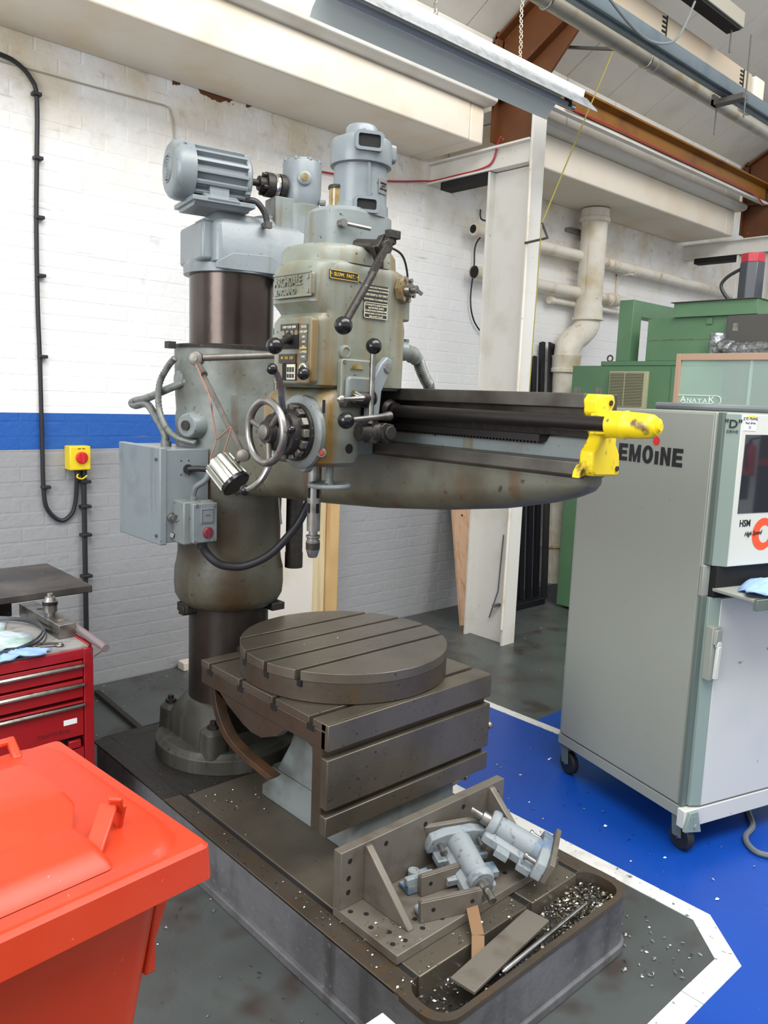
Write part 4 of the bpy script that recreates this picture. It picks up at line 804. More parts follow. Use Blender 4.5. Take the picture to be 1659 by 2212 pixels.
mb = MB(); mb.cyl((1.275, 1.50, 1.612), (1.33, 1.497, 1.612), .015).cyl((1.33, 1.497, 1.612), (1.333, 1.497, 1.612), .019); mb.box(1.258, 1.335, 1.51, 1.54, 1.588, 1.602); mb.build('handle_hub', DARKIRON, ph, .002)
mb = MB(); mb.cyl((1.296, 1.49, 1.612), (1.262, 1.49, 1.624), .007); mb.build('handle_pin', CHROME, ph)
# spindle, chuck, depth wheel
SX, SY = 1.288, 1.667
mb = MB(); mb.lathe((SX, SY, 1.255), (0, 0, 1), [(0, .0175), (.10, .0185), (.105, .0185), (.19, .0185)], 28); spd = mb.build('spindle', STEEL, DR)
mb = MB(); mb.box(SX-.006, SX+.003, SY-.0195, SY-.010, 1.345, 1.372).box(SX-.006, SX+.003, SY-.0195, SY-.010, 1.305, 1.33); mb.box(SX-.0195, SX-.010, SY-.006, SY+.003, 1.345, 1.372).box(SX-.0195, SX-.010, SY-.006, SY+.003, 1.305, 1.33); mb.build('drift_slot', DARK, spd)
mb = MB(); mb.lathe((SX, SY, 1.183), (0, 0, 1), [(0, .011), (.003, .013), (.018, .0175), (.045, .0185), (.047, .0165), (.052, .0165), (.055, .019), (.060, .019), (.062, .012), (.074, .012)], 28); ch = mb.build('drill_chuck', STEEL, spd)
MB().lathe((SX, SY, 1.205), (0, 0, 1), [(0, .0188), (.018, .0192)], 28).build('knurled_sleeve', DARKIRON, ch)
mb = MB(); mb.lathe((1.285, 1.60, 1.435), (0, 0, -1), [(0, .010), (.028, .010), (.029, .008), (.045, .011)], 18); dw = mb.build('depth_spindle', GREY, gb)
mb = MB(); mb.torus((1.285, 1.60, 1.385), (0, 0, 1), .05, .0065, 40, 10); mb.bar((1.237, 1.60, 1.387), (1.333, 1.60, 1.387), .014, .008); mb.lathe((1.285, 1.60, 1.378), (0, 0, 1), [(0, .014), (.018, .012)], 18); mb.build('depth_wheel', GREY, dw)
# spindle motor
PX, PY = 1.40, 1.65
mb = MB(); mb.lathe((PX, PY, 2.07), (0, 0, 1), [(0, .076), (.03, .074), (.032, .070), (.125, .069), (.128, .079), (.134, .080), (.18, .080), (.19, .076), (.197, .06), (.203, .047), (.204, .043), (.222, .041), (.228, .036)], 48); sm = mb.build('spindle_motor', CLEANG, DR)
def vent(c, nrm, w_, h, par):
    n = Vector(nrm).normalized(); u = n.cross(Vector((0, 0, 1))).normalized()
    def P(a, b, t): return Vector(c)+u*a+Vector((0, 0, b))+n*t
    o = MB(); i = MB()
    outer = rrect(-w_/2, w_/2, -h/2, h/2, .010, 4); inner = rrect(-w_/2+.0075, w_/2-.0075, -h/2+.0075, h/2-.0075, .006, 4)
    n_ = len(outer)
    V = [P(a, b, -.02) for a, b in outer]+[P(a, b, .008) for a, b in outer]+[P(a, b, .008) for a, b in inner]+[P(a, b, -.02) for a, b in inner]
    F = [(k*n_+j, k*n_+(j+1) % n_, (k+1)*n_+(j+1) % n_, (k+1)*n_+j) for k in range(3) for j in range(n_)]
    f_ = o.add(V, F).build('vent_frame', CLEANG, par)
    i.rings([[P(a, b, -.006) for a, b in inner], [P(a, b, .0035) for a, b in inner]]).build('vent_opening', DARK, f_)
fwd = (-.45, -.89, 0)
vent((PX-.036, PY-.071, 2.242), fwd, .072, .046, sm); vent((PX-.033, PY-.064, 2.093), fwd, .066, .04, sm)
vent((PX+.078, PY-.012, 2.242), (1, -.15, 0), .066, .046, sm)
mb = MB(); n = Vector((-.40, -.92, 0)).normalized(); c = Vector((PX, PY, 0))+n*.0715; mb.bar(c+Vector((0, 0, 2.115)), c+Vector((0, 0, 2.195)), .007, .006, (1, 0, 0)); mb.build('motor_rib', CLEANG, sm)
n = Vector((.25, -.97, 0)).normalized(); c = Vector((PX, PY, 2.145))+n*.0705; u = Vector((.97, .25, 0))
mb = MB(); mb.bar(c-u*.017, c+u*.017, .0025, .036, (0, 0, 1)); rp_ = mb.build('rating_plate', STEEL, sm)
text('lettering', 'MOTOR\nHP 3\nRPM 1420', .005, c+n*.002, u, (0, 0, 1), PLATE, rp_)
mb = MB()
for a in (-2.2, -1.0, .3): mb.cyl((PX+.055*math.cos(a), PY+.055*math.sin(a), 2.265), (PX+.055*math.cos(a), PY+.055*math.sin(a), 2.277), .006, None, 8)
mb.build('motor_bolt', CLEANG, sm)
mb = MB(); mb.lathe((1.338, 1.668, 2.078), (0, 0, 1), [(0, .020), (.060, .020)], 22); og = mb.build('oil_glass', SIGHT, hd)
MB().lathe((1.338, 1.668, 2.136), (0, 0, 1), [(0, .0225), (.006, .023), (.009, .021)], 22).build('glass_cap', DARKIRON, og)

# --- electrics hung on the sleeve
bx = MB().box(1.30, 1.485, 2.55, 2.87, 1.074, 1.405).build('control_box', CLEANG, DR, .003)
MB().box(1.292, 1.318, 2.545, 2.875, 1.068, 1.412).build('box_door', CLEANG, bx, .004)
mb = MB()
for z in (1.37, 1.10): mb.cyl((1.291, 2.57, z), (1.286, 2.57, z), .006, None, 10)
mb.build('door_screw', STEEL, bx)
mb = MB(); mb.lathe((1.338, 2.55, 1.165), (0, -1, 0), [(0, .017), (.006, .017), (.007, .013), (.03, .013), (.031, .009), (.028, .008)], 20); mb.build('push_button', STEEL, bx)
mb = MB(); mb.tube([(1.40, 2.55, 1.335), (1.43, 2.53, 1.337), (1.47, 2.50, 1.335)], .011, 10); mb.lathe((1.40, 2.551, 1.335), (0, -1, 0), [(0, .017), (.01, .017)], 16); mb.build('cable_entry', CABLE, bx)
mb = MB()
for x, z in ((1.375, 1.365), (1.405, 1.365), (1.375, 1.315), (1.405, 1.315)): mb.cyl((x, 2.55, z), (x, 2.5485, z), .0025, None, 8)
mb.build('screw_hole', DARK, bx)
mb = MB(); mb.bar((1.335, 2.55, 1.105), (1.343, 2.54, 1.10), .012, .016); mb.build('earth_stud', STEEL, bx)
pb = MB().box(1.345, 1.465, 2.475, 2.555, 1.075, 1.228).build('button_box', GREY, DR, .006)
MB().prism(rrect(1.37, 1.466, 1.082, 1.222, .004, 3), 'y', 2.455, 2.478).build('box_lid', CLEANG, pb, .003)
mb = MB(); mb.prism(rrect(1.400, 1.452, 1.150, 1.204, .002, 3), 'y', 2.452, 2.456); lp = mb.build('label_plate', CLEANG, pb, .001)
mb = MB()
for a in ((1.404, 1.448, 1.154, 1.156), (1.404, 1.448, 1.198, 1.200), (1.404, 1.406, 1.154, 1.2), (1.446, 1.448, 1.154, 1.2)): mb.box(a[0], a[1], 2.4512, 2.4525, a[2], a[3])
mb.build('label_rule', PLATEG, lp)
text('lettering', 'STOP', .006, (1.426, 2.4518, 1.178), (1, 0, 0), (0, 0, 1), PLATEG, lp)
mb = MB(); mb.lathe((1.428, 2.456, 1.117), (0, -1, 0), [(0, .020), (.006, .020), (.008, .017), (.009, .016)], 26); mb.bar((1.428, 2.446, 1.135), (1.428, 2.446, 1.099), .007, .006, (0, 1, 0)); mb.build('red_stop_knob', mat('dull_red_knob', (116, 40, 50), .45), pb)
mb = MB()
for x, z in ((1.385, 1.214), (1.455, 1.212), (1.378, 1.085), (1.455, 1.090)): mb.lathe((x, 2.4555, z), (0, -1, 0), [(0, .007), (.003, .006)], 12)
mb.build('lid_screw', STEEL, pb)
mb = MB(); mb.lathe((1.40, 2.51, 1.226), (0, 0, 1), [(0, .015), (.012, .015), (.014, .011), (.022, .011)], 14); mb.tube(cr([(1.40, 2.51, 1.245), (1.405, 2.50, 1.275), (1.43, 2.48, 1.30), (1.45, 2.48, 1.335)], 6), .011, 10); mb.build('lid_cable', GCAB, pb)
mb = MB(); P = cr([(1.43, 2.50, 1.075), (1.442, 2.495, 1.04), (1.468, 2.47, 1.005), (1.503, 2.452, .988), (1.566, 2.42, .988), (1.645, 2.375, 1.033), (1.722, 2.335, 1.130), (1.757, 2.32, 1.20), (1.78, 2.31, 1.27)], 8); mb.tube(P, .015, 12); mb.build('loop_cable', CABLE, DR)
mb = MB(); mb.cyl((1.43, 2.50, 1.08), (1.432, 2.50, 1.055), .018); mb.build('cable_gland', CABLE, pb)
MB().tube([(1.64, 2.337, 1.30), (1.653, 2.329, 1.147)], .004, 8).build('trip_rod', STEEL, DR)
mb = MB(); P = cr([(1.41, 2.66, 1.725), (1.40, 2.70, 1.69), (1.39, 2.74, 1.63), (1.39, 2.745, 1.545), (1.395, 2.70, 1.475), (1.41, 2.64, 1.44), (1.45, 2.58, 1.425)], 12); mb.tube(P, [.0125 if i % 2 else .0105 for i in range(len(P))], 10); mb.build('ribbed_conduit', FLEX, DR, 0, 80)
mb = MB(); mb.tube(cr([(1.46, 2.66, 1.645), (1.42, 2.74, 1.612), (1.40, 2.85, 1.578), (1.40, 2.965, 1.562), (1.40, 2.99, 1.552), (1.40, 2.955, 1.545), (1.40, 2.86, 1.553), (1.40, 2.78, 1.50), (1.40, 2.725, 1.455), (1.40, 2.71, 1.405)], 8), .0145, 12); mb.lathe((1.40, 2.71, 1.402), (0, 0, 1), [(0, .02), (.022, .02)], 14); mb.build('steel_conduit', FLEX, DR)
# --- task lamp
jt = Vector((1.30, 2.31, 1.713)); j2 = Vector((1.245, 1.945, 1.437))
mb = MB(); mb.tube([Vector((1.50, 2.15, 1.735)), jt+Vector((.012, -.02, .004))], .011, 12); mb.cyl((1.50, 2.15, 1.62), (1.50, 2.15, 1.75), .012); la = mb.build('upper_lamp_arm', DULL, DR)
mb = MB(); mb.lathe(jt+Vector((.012, .012, 0)), (-.7, -.7, 0), [(0, .022), (.034, .022), (.036, .018)], 22); mb.lathe(jt-Vector((.0135, .0135, 0)), (-.7, -.7, 0), [(0, .008), (.004, .008)], 8); mb.build('lamp_joint', DULL, la)
mb = MB(); mb.tube([jt+Vector((0, -.006, -.018)), j2], .0085, 12); mb.tube([jt+Vector((0, -.006, -.018)), jt.lerp(j2, .18)], .011, 12); lo = mb.build('lower_lamp_arm', DULL, DR)
mb = MB(); mb.lathe(j2+Vector((.01, .01, -.002)), (-.7, -.7, 0), [(0, .018), (.024, .018), (.026, .014)], 20); mb.bar(j2, j2+Vector((-.01, .045, -.035)), .014, .014); mb.build('lamp_joint', DULL, lo)
lc_ = Vector((1.215, 1.985, 1.383)); ld = Vector((.26, -.70, -.66)).normalized()
d, a_, b_ = frame(ld)
mb = MB(); mb.lathe(lc_-ld*.045, ld, [(0, .034), (.006, .037), (.085, .040)], 10); lh = mb.build('lamp_head', LAMPAL, DR, .002)
for k in range(10):
    t = 2*PI*(k+.5)/10; e = a_*math.cos(t)+b_*math.sin(t); mb = MB(); mb.bar(lc_-ld*.042+e*.041, lc_+ld*.036+e*.043, .004, .012, e.cross(ld)); mb.build('heat_fin', LAMPAL, lh)
MB().lathe(lc_+ld*.036, ld, [(0, .044), (.012, .045), (.014, .038), (.013, .037)], 36).build('lens_rim', BLACKP, lh)
MB().lathe(lc_+ld*.044, ld, [(0, .037), (.002, .036), (.004, .02)], 30).build('lamp_lens', MOTORD, lh)
MB().lathe(lc_-ld*.044, -ld, [(0, .033), (.004, .02)], 16).build('lamp_back', BLACKP, lh)
mb = MB(); mb.tube(cr([jt+Vector((-.02, -.03, -.02)), (1.20, 2.06, 1.60), (1.205, 2.05, 1.55), (1.212, 2.04, 1.47), (1.20, 2.05, 1.42), (1.20, 2.03, 1.40)], 8), .0022, 6); mb.tube(cr([(1.215, 2.04, 1.475), (1.22, 2.0, 1.50), (1.225, 1.98, 1.512), (1.215, 1.99, 1.46), (1.205, 2.0, 1.42)], 6), .0022, 6); mb.build('loose_wire', mat('rust_wire', (150, 104, 84), .7), la)

# ================================================================== TABLES ON THE BASE
bt_ = thing('box_table', (1.775, 2.1, .186), 'oily cast iron box table with T-slots standing on the drill base', 'table')
TX0, TX1, TY0, TY1 = 1.404, 2.146, 1.732, 2.455
ZT = .655
ys = [1.806, 2.0, 2.195, 2.393]
edges = [TY0]+[v for y in ys for v in (y-.0095, y+.0095)]+[TY1]
for i in range(0, len(edges), 2): MB().box(TX0, TX1, edges[i], edges[i+1], ZT-.024, ZT).build('slotted_top', IRONTOP, bt_, .002)
MB().box(TX0, TX1, TY0+.001, TY1-.001, ZT-.085, ZT-.0245).build('top_plate', IRON, bt_, .003)
for y in ys: MB().box(TX0-.0008, TX0+.01, y-.018, y+.018, ZT-.042, ZT-.022).build('slot_end', DARK, bt_)
for z0, z1 in ((.300, .364), (.386, .546), (.572, ZT-.0005)):
    MB().box(TX0, TX1, TY0-.012, TY0+.022, z0, z1).build('front_strip', IRONTOP, bt_, .003)
MB().box(TX0+.001, TX1-.001, TY0+.016, TY0+.062, .302, .62).build('front_web', IRON, bt_)
mb = MB(); mb.prism([(TY0+.06, .60), (TY1, .60), (TY1, .628), (TY1-.005, .622), (2.45, .60), (2.36, .566), (2.28, .541), (2.18, .503), (2.13, .492), (2.07, .494), (1.98, .531), (1.945, .562), (1.91, .573), (1.845, .578), (1.80, .560), (TY0+.06, .50)], 'x', TX0+.002, TX0+.032)
mb.build('left_cheek', IRON, bt_, .002)
MB().box(TX1-.03, TX1-.002, TY0+.062, TY1, .30, .60).build('right_cheek', IRON, bt_, .002)
MB().box(TX0+.07, TX1-.02, TY1-.06, TY1-.03, .36, .60).build('rear_web', DARKIRON, bt_)
mb = MB(); mb.loft([(.1865, 1.530, 2.02, 1.742, 2.26, .03), (.215, 1.530, 2.02, 1.742, 2.26, .03), (.235, 1.54, 2.016, 1.744, 2.24, .03), (.299, 1.545, 2.012, 1.745, 2.22, .03)]).loft([(.2995, 1.55, 2.0, 1.80, 2.2, .04), (.40, 1.565, 2.0, 1.82, 2.15, .04), (.55, 1.58, 1.98, 1.83, 2.10, .03)]); mb.build('foot', mat('dusty_grey_paint', (122, 130, 130), .5, 0, (6, .45, .7, (78, 80, 72))), bt_, .002, 50)
rib = cr([(1.45, 2.435, .60), (1.45, 2.427, .54), (1.45, 2.40, .46), (1.45, 2.336, .394), (1.45, 2.23, .363), (1.46, 2.13, .352), (1.56, 2.06, .345)], 5)
rm = MB(); rm.rings([[(x, y+sy, z+sz) for x, sy, sz in ((1.435, -.012, .010), (1.475, -.012, .010), (1.475, .012, -.010), (1.435, .012, -.010))] for x, y, z in [tuple(p) for p in rib]]); rm.build('rusty_rib', mat('rusty_casting', (86, 60, 38), .6, .2, (10, .4, .7, (54, 44, 36))), bt_, .002)
for p, q in (((2.10, 1.78, .436), (2.185, 1.752, .442)), ((2.02, 1.83, .20), (2.185, 1.852, .204))):
    b = MB(); b.cyl(p, q, .007); ln = b.build('clamp_lever', STEEL, bt_); MB().sphere(q, .0155, 16).build('lever_ball', STEEL, ln)

rt = thing('round_table', (1.773, 2.098, ZT), 'thick round T-slotted plate lying on the box table', 'table')
RC = Vector((1.773, 2.098, 0)); RR = .367; RZ0, RZ1 = ZT+.0005, .757
MB().lathe((RC.x, RC.y, RZ0), (0, 0, 1), [(0, RR-.004), (.004, RR), (.068, RR)], 72).build('lower_disc', IRON, rt)
def chord(y0, y1, z0, z1, name, m, bev):
    def xs(y): return math.sqrt(max(RR*RR-y*y, 1e-6))
    n = 18
    right = [(xs(y0+(y1-y0)*i/n), y0+(y1-y0)*i/n) for i in range(n+1)]
    left = [(-x, y) for x, y in reversed(right)]
    MB(Matrix.Translation((RC.x, RC.y, 0))).prism(right+left, 'z', z0, z1).build(name, m, rt, bev, 30)
cuts = [-RR+.0005, -.165, -.040, .085, .212, RR-.0005]
for i in range(5): chord(cuts[i]+(.0085 if i else 0), cuts[i+1]-(.0085 if i < 4 else 0), RZ0+.068, RZ1, 'table_segment', IRONTOP, .002)
for y in cuts[1:-1]:
    x = math.sqrt(RR*RR-y*y); MB().box(RC.x-x-.0006, RC.x-x+.03, RC.y+y-.017, RC.y+y+.017, RZ0+.05, RZ0+.0695).build('slot_mouth', DARK, rt)
chips('table_swarf', SWARF, rt, 40, lambda: (RC.x+random.uniform(-.2, .2), RC.y+random.uniform(-.2, .2), RZ1+.001), .001, .003)

# ================================================================== ANGLE PLATE AND VICES
ap = thing('angle_plate', (1.65, 1.45, .1865), 'steel angle plate with two gussets standing on the front of the drill base', 'angle plate')
AP0, AP1 = 1.303, 2.0
def holed(name, pts_fn, holes): pass
MB().box(AP0, AP1, 1.295, 1.555, .1868, .214).build('foot_plate', VSTEEL, ap, .002)
MB().box(AP0, AP1, 1.525, 1.557, .2141, .384).build('upright_plate', VSTEEL, ap, .002)
for x in (1.398, 1.93):
    mb = MB(); mb.prism([(1.527, .2142), (1.527, .378), (1.515, .378), (1.345, .222), (1.34, .2142)], 'x', x-.011, x+.011); mb.build('gusset', VSTEEL, ap, .003)
for x, y in ((1.325, 1.505), (1.352, 1.47), (1.325, 1.42), (1.35, 1.375), (1.325, 1.335), (1.36, 1.325), (1.43, 1.33), (1.44, 1.37), (1.50, 1.325), (1.70, 1.33), (1.80, 1.35)):
    MB().lathe((x, y, .2139), (0, 0, 1), [(0, .0075), (.0006, .0075)], 14).build('bolt_hole', DARK, ap)
for x, z in ((1.335, .35), (1.332, .30), (1.332, .258), (1.47, .352), (1.63, .354), (1.80, .352), (1.965, .345)):
    MB().lathe((x, 1.5252, z), (0, -1, 0), [(0, .008), (.0006, .008)], 14).build('bolt_hole', DARK, ap)
chips('plate_swarf', SWARF, ap, 60, lambda: (random.uniform(1.31, 1.47), random.uniform(1.30, 1.45), .216), .0015, .0045)

def vice(o, deg, tilt, lab, lean=0):
    X = Matrix.Translation(Vector(o)) @ Matrix.Rotation(math.radians(deg), 4, 'Z') @ Matrix.Rotation(math.radians(tilt), 4, 'Y') @ Matrix.Rotation(math.radians(lean), 4, 'X') @ Matrix.Scale(1.30, 4)
    t = thing('vice_jaw_unit', o, lab, 'vice', 'loose halves of blue machine vices')
    mb = MB(X)      # local: jaw face at +x end, screw to -x, base z=0
    mb.loft([(0, -.085, .058, -.040, .040, .010), (.018, -.085, .058, -.040, .040, .010), (.026, -.08, .05, -.028, .028, .008)])
    for s in (-1, 1):
        mb.box(-.048, -.016, s*.038-(.026 if s < 0 else 0), s*.038+(.026 if s > 0 else 0), .0, .016); mb.box(.008, .040, s*.038-(.026 if s < 0 else 0), s*.038+(.026 if s > 0 else 0), .0, .016)
    mb.build('slotted_base', VISE, t, .003)
    mb = MB(X); mb.lathe((-.075, 0, .033), (1, 0, 0), [(0, .022), (.02, .026), (.12, .029)], 22); mb.build('screw_barrel', VISE, t)
    mb = MB(X); mb.lathe((-.08, 0, .033), (1, 0, 0), [(-.006, .027), (.0, .031), (.012, .031), (.016, .027)], 24); mb.build('barrel_collar', VISE, t)
    mb = MB(X); mb.prism([(-.078, .012), (-.078, .030), (-.07, .052), (-.035, .062), (.035, .062), (.07, .052), (.078, .030), (.078, .012)], 'x', .04, .064); mb.build('jaw_casting', VISE, t, .004)
    mb = MB(X); mb.box(.064, .076, -.08, .08, .018, .068); mb.build('jaw_plate', VSTEEL, t, .0015)
    mb = MB(X); mb.lathe((-.085, 0, .033), (-1, 0, 0), [(0, .0155), (.02, .0155), (.022, .009), (.05, .009)], 18); mb.build('screw_end', STEEL, t)
    mb = MB(X)
    mb.cyl((.042, -.05, .035), (.018, -.05, .035), .006).cyl((.018, -.05, .035), (.012, -.05, .035), .009)
    mb.build('jaw_bolt', STEEL, t)
    mb = MB(X); mb.cyl((.042, .05, .035), (.018, .05, .035), .006).cyl((.018, .05, .035), (.012, .05, .035), .009); mb.build('jaw_bolt', STEEL, t)
    return t
vice((1.700, 1.425, .240), 68, -13, 'blue vice half lying with its jaw against the upright of the angle plate', 0)
vice((1.848, 1.350, .262), -60, 24, 'blue vice half tipped on its side by the right gusset, jaw pointing forward', 0)
# third casting with a long slotted foot and steel jaw, and the loose jaw
def jaw(o, deg, lab, L, H, T, foot):
    X = Matrix.Translation(Vector(o)) @ Matrix.Rotation(math.radians(deg), 4, 'Z')
    t = thing('vice_jaw', o, lab, 'vice jaw')
    MB(X).box(-L/2, L/2, -T/2, T/2, 0, H).build('jaw_plate', VSTEEL, t, .0015)
    MB(X).box(-L/2+.003, L/2-.004, -T/2+.003, T/2-.006, H, H+.003).build('top_step', VSTEEL, t, .001)
    for x in (-L*.30, L*.34): MB(X).lathe((x, -T/2, H*.55), (0, -1, 0), [(0, .006), (.0007, .006)], 14).build('screw_hole', DARK, t)
    if foot:
        mb = MB(X); mb.box(-L/2-.035, -L/2+.06, T/2, T/2+.020, .028, .050); mb.box(-L/2-.03, -L/2+.03, T/2+.02, T/2+.055, 0.001, .014).box(-L/2-.03, L*.2, T/2, T/2+.02, .001, .03); mb.build('slotted_casting', VISE, t, .003)
        mb = MB(X); mb.lathe((-.05, T/2+.07, .001), (0, 0, 1), [(0, .017), (.024, .017), (.025, .011), (.02, .0105)], 20); mb.box(-.05, 0, T/2+.055, T/2+.08, .001, .014); mb.build('eye_lug', VISE, t, .002)
    else:
        mb = MB(X); mb.lathe((-L/2+.012, T/2, .012), (0, 1, 0), [(0, .011), (.03, .011)], 16); mb.build('casting_stub', VISE, t)
    return t
jaw((1.600, 1.418, .2145), -13, 'blue casting with a steel jaw facing forward, in the middle of the angle plate', .160, .060, .02, True)
jaw((1.528, 1.322, .2145), -21, 'loose grey steel jaw plate standing at the front of the angle plate', .186, .060, .020, False)
bar_ = MB(); bar_.bar((1.375, 1.137, .1915), (1.742, 1.182, .1905), .072, .009)
tag(bar_.build('flat_bar', VSTEEL, None, .001), 'short wide flat steel bar lying across the front trough', 'steel bar')
rd = MB(); rd.lathe((1.478, 1.096, .203), Vector((.44, .038, -.022)), [(0, .002), (.012, .006), (.43, .006), (.435, .004)], 12)
tag(rd.build('steel_rod', CHROME), 'bright round rod lying on the swarf and the flat bar', 'rod')
st = MB(); st.bar((1.602, 1.315, .238), (1.535, 1.225, .2035), .034, .004).bar((1.535, 1.225, .2035), (1.488, 1.182, .166), .034, .004)
tag(st.build('brown_strip', CARD, None, .0005), 'bent brown strip leaning from the loose jaw into the trough', 'strip')

# ================================================================== LEFT FOREGROUND
# wheelie bin
B = Matrix.Translation((.60, 1.015, 0)) @ Matrix.Rotation(math.radians(4.9), 4, 'Z')
wb = thing('wheelie_bin', (.36, 1.28, 0), 'orange red wheelie bin with closed lid in the left foreground', 'bin')
def bl(z, x0, x1, y0, y1, r): return (z, x0, x1, y0, y1, r)
mb = MB(B); mb.loft([bl(.06, -.41, -.105, .14, .42, .05), bl(.10, -.42, -.10, .125, .44, .05), bl(.60, -.445, -.074, .075, .47, .045), bl(.862, -.46, -.045, .045, .49, .04)], 6); body = mb.build('bin_body', REDB, wb, 0, 50)
mb = MB(B); mb.prism([(-.045, .865), (-.010, .865), (-.018, .84), (-.055, .745), (-.055, .69), (-.075, .69)], 'y', .07, .30); mb.build('side_gusset', REDB, body, .004)
mb = MB(B); mb.box(-.47, -.03, .04, .495, .838, .866); mb.build('bin_rim', REDB, body, .004)
mb = MB(B); mb.rings([[(x, y, .864) for x, y in rrect(-.482, .002, -.004, .512, .012, 4)], [(x, y, .915) for x, y in rrect(-.480, 0, 0, .51, .012, 4)], [(x, y, .922) for x, y in rrect(-.474, -.006, .006, .504, .012, 4)],
    [(x, y, .923) for x, y in rrect(-.452, -.028, .012, .49, .06, 4)], [(x, y, .934) for x, y in rrect(-.446, -.034, .020, .484, .06, 4)], [(x, y, .940) for x, y in rrect(-.432, -.048, .036, .47, .05, 4)]])
lid = mb.build('bin_lid', REDB, wb, 0, 30)
mb = MB(B)
def qd(z, xl, xr, y0, y1): return [(x, y, z) for x, y in rrect(xl, xr, y0, y1, .012, 4)]
mb.rings([qd(.936, -.40, -.150, .020, .40), qd(.943, -.40, -.152, .026, .395), qd(.957, -.395, -.160, .046, .38), qd(.961, -.39, -.168, .058, .37)]); mb.build('lid_dome', REDB, lid, 0, 28)
mb = MB(B); mb.rings([qd(.958, -.39, -.17, .10, .37), qd(.968, -.388, -.135, .165, .36), qd(.978, -.38, -.14, .19, .34), qd(.980, -.37, -.15, .20, .33)]); mb.build('lid_ridge', REDB, lid, 0, 28)
mb = MB(B); mb.bar((-.170, .055, .940), (-.112, .108, .984), .028, .008).bar((-.112, .108, .984), (-.098, .092, .983), .03, .008, (.3, .7, .3)).bar((-.094, .105, .984), (-.096, .118, .940), .028, .008, (1, 0, 0)); mb.build('lid_handle', REDB, lid, .003)
mb = MB(B); mb.bar((-.36, .50, .955), (-.105, .49, .955), .018, .012).bar((-.103, .495, .958), (-.108, .445, .935), .016, .014).bar((-.36, .50, .955), (-.37, .445, .932), .018, .014); mb.build('lid_handle', REDB, lid, .004)
for x in (-.40, -.09):
    mb = MB(B); mb.lathe((x-.02, .44, .1), (1, 0, 0), [(0, .09), (.008, .1), (.04, .1), (.048, .09)], 28); mb.build('wheel', RUBBER, wb)
mb = MB(B); mb.cyl((-.40, .44, .1), (-.07, .44, .1), .01); mb.build('axle', STEEL, wb)

# tool chest
tc_ = thing('tool_chest', (.78, 2.83, 0), 'red enamelled roller tool chest behind the bin', 'tool chest')
CX0, CX1, CY0, CY1, CZ = .42, 1.045, 2.54, 3.06, .748
mb = MB(); mb.box(CX1-.032, CX1, CY0, CY1, .06, CZ-.001).box(CX0, CX0+.03, CY0, CY1, .06, CZ-.001).box(CX0+.03, CX1-.032, CY0+.02, CY1, .06, .10).box(CX0+.03, CX1-.032, CY1-.01, CY1, .1, CZ-.001).box(CX0+.03, CX1-.032, CY0, CY0+.02, CZ-.034, CZ-.001)
mb.build('chest_body', TOOLRED, tc_, .002)
MB().box(CX0+.03, CX1-.034, CY0+.03, CY1-.01, .10, CZ-.036).build('dark_interior', DARK, tc_)
MB().box(CX0+.01, CX1-.012, CY0+.012, CY1-.012, CZ-.001, CZ+.004).build('top_mat', MATGREY, tc_)
MB().box(CX1-.012, CX1, CY0+.01, CY1, CZ-.001, CZ+.010).build('top_lip', TOOLRED, tc_, .002)
zz = [(.651, .712), (.580, .646), (.446, .575), (.12, .405)]
for i, (z0, z1) in enumerate(zz):
    g = .004+.004*(i == 2)
    d_ = MB().box(CX0+.034, CX1-.034, CY0+.003, CY0+.4, z0, z1-g).build('drawer', TOOLRED, tc_, .002)
    if i < 3:
        mb = MB(); zc_ = z1-.020; mb.prism([(CY0+.003, zc_-.008), (CY0-.008, zc_-.006), (CY0-.012, zc_), (CY0-.008, zc_+.006), (CY0+.003, zc_+.008)], 'x', CX0+.035, CX1-.033); mb.build('drawer_pull', CHROME, d_, .001)
    if i == 2:
        text('scratched_letters', 'CRAFTS BOX', .013, (CX1-.135, CY0+.0025, .474), (1, 0, 0), (0, 0, 1), mat('worn_dark_print', (96, 22, 26), .5), d_)
        MB().box(CX1-.102, CX1-.058, CY0+.0015, CY0+.003, .494, .512).build('white_sticker', PAPER, d_)
MB().box(CX1-.085, CX1-.045, CY0+.002, CY0+.02, .405, .432).build('drawer_catch', TOOLRED, tc_, .002)
for x in (CX0+.07, CX1-.07):
    for y in (CY0+.08, CY1-.08): MB().lathe((x-.015, y, .032), (1, 0, 0), [(0, .028), (.004, .031), (.026, .031), (.03, .028)], 20).build('castor_wheel', RUBBER, tc_)
# things on the chest
TZ = CZ+.0045
cbk = thing('chuck_block', (.98, 2.9, TZ), 'grey steel block holding a spare drill chuck on the tool chest', 'block')
kx = Matrix.Translation((1.003, 2.858, TZ)) @ Matrix.Rotation(math.radians(2), 4, 'Z')
MB(kx).box(-.030, .030, -.19, .17, .0, .050).build('block', STEEL, cbk, .002)
for y in (-.135, .05): MB(kx).lathe((.0, y, .0498), (0, 0, 1), [(0, .011), (.0007, .011)], 20).build('block_hole', SIGHT if y < 0 else DARK, cbk)
mb = MB(kx); mb.lathe((.0, -.045, .050), (0, 0, 1), [(0, .016), (.012, .0175), (.0125, .024), (.050, .025), (.051, .0225), (.066, .016), (.067, .011), (.078, .010), (.076, .007)], 26); mb.build('spare_chuck', STEEL, cbk)
mb = MB(kx); mb.lathe((.0, -.045, .088), (0, 0, 1), [(0, .0262), (.012, .0262)], 14); mb.build('key_ring', SHAFT, cbk)
rl = thing('round_bar', (1.08, 2.6, .75), 'pinkish grey round steel bar overhanging the right edge of the tool chest', 'bar')
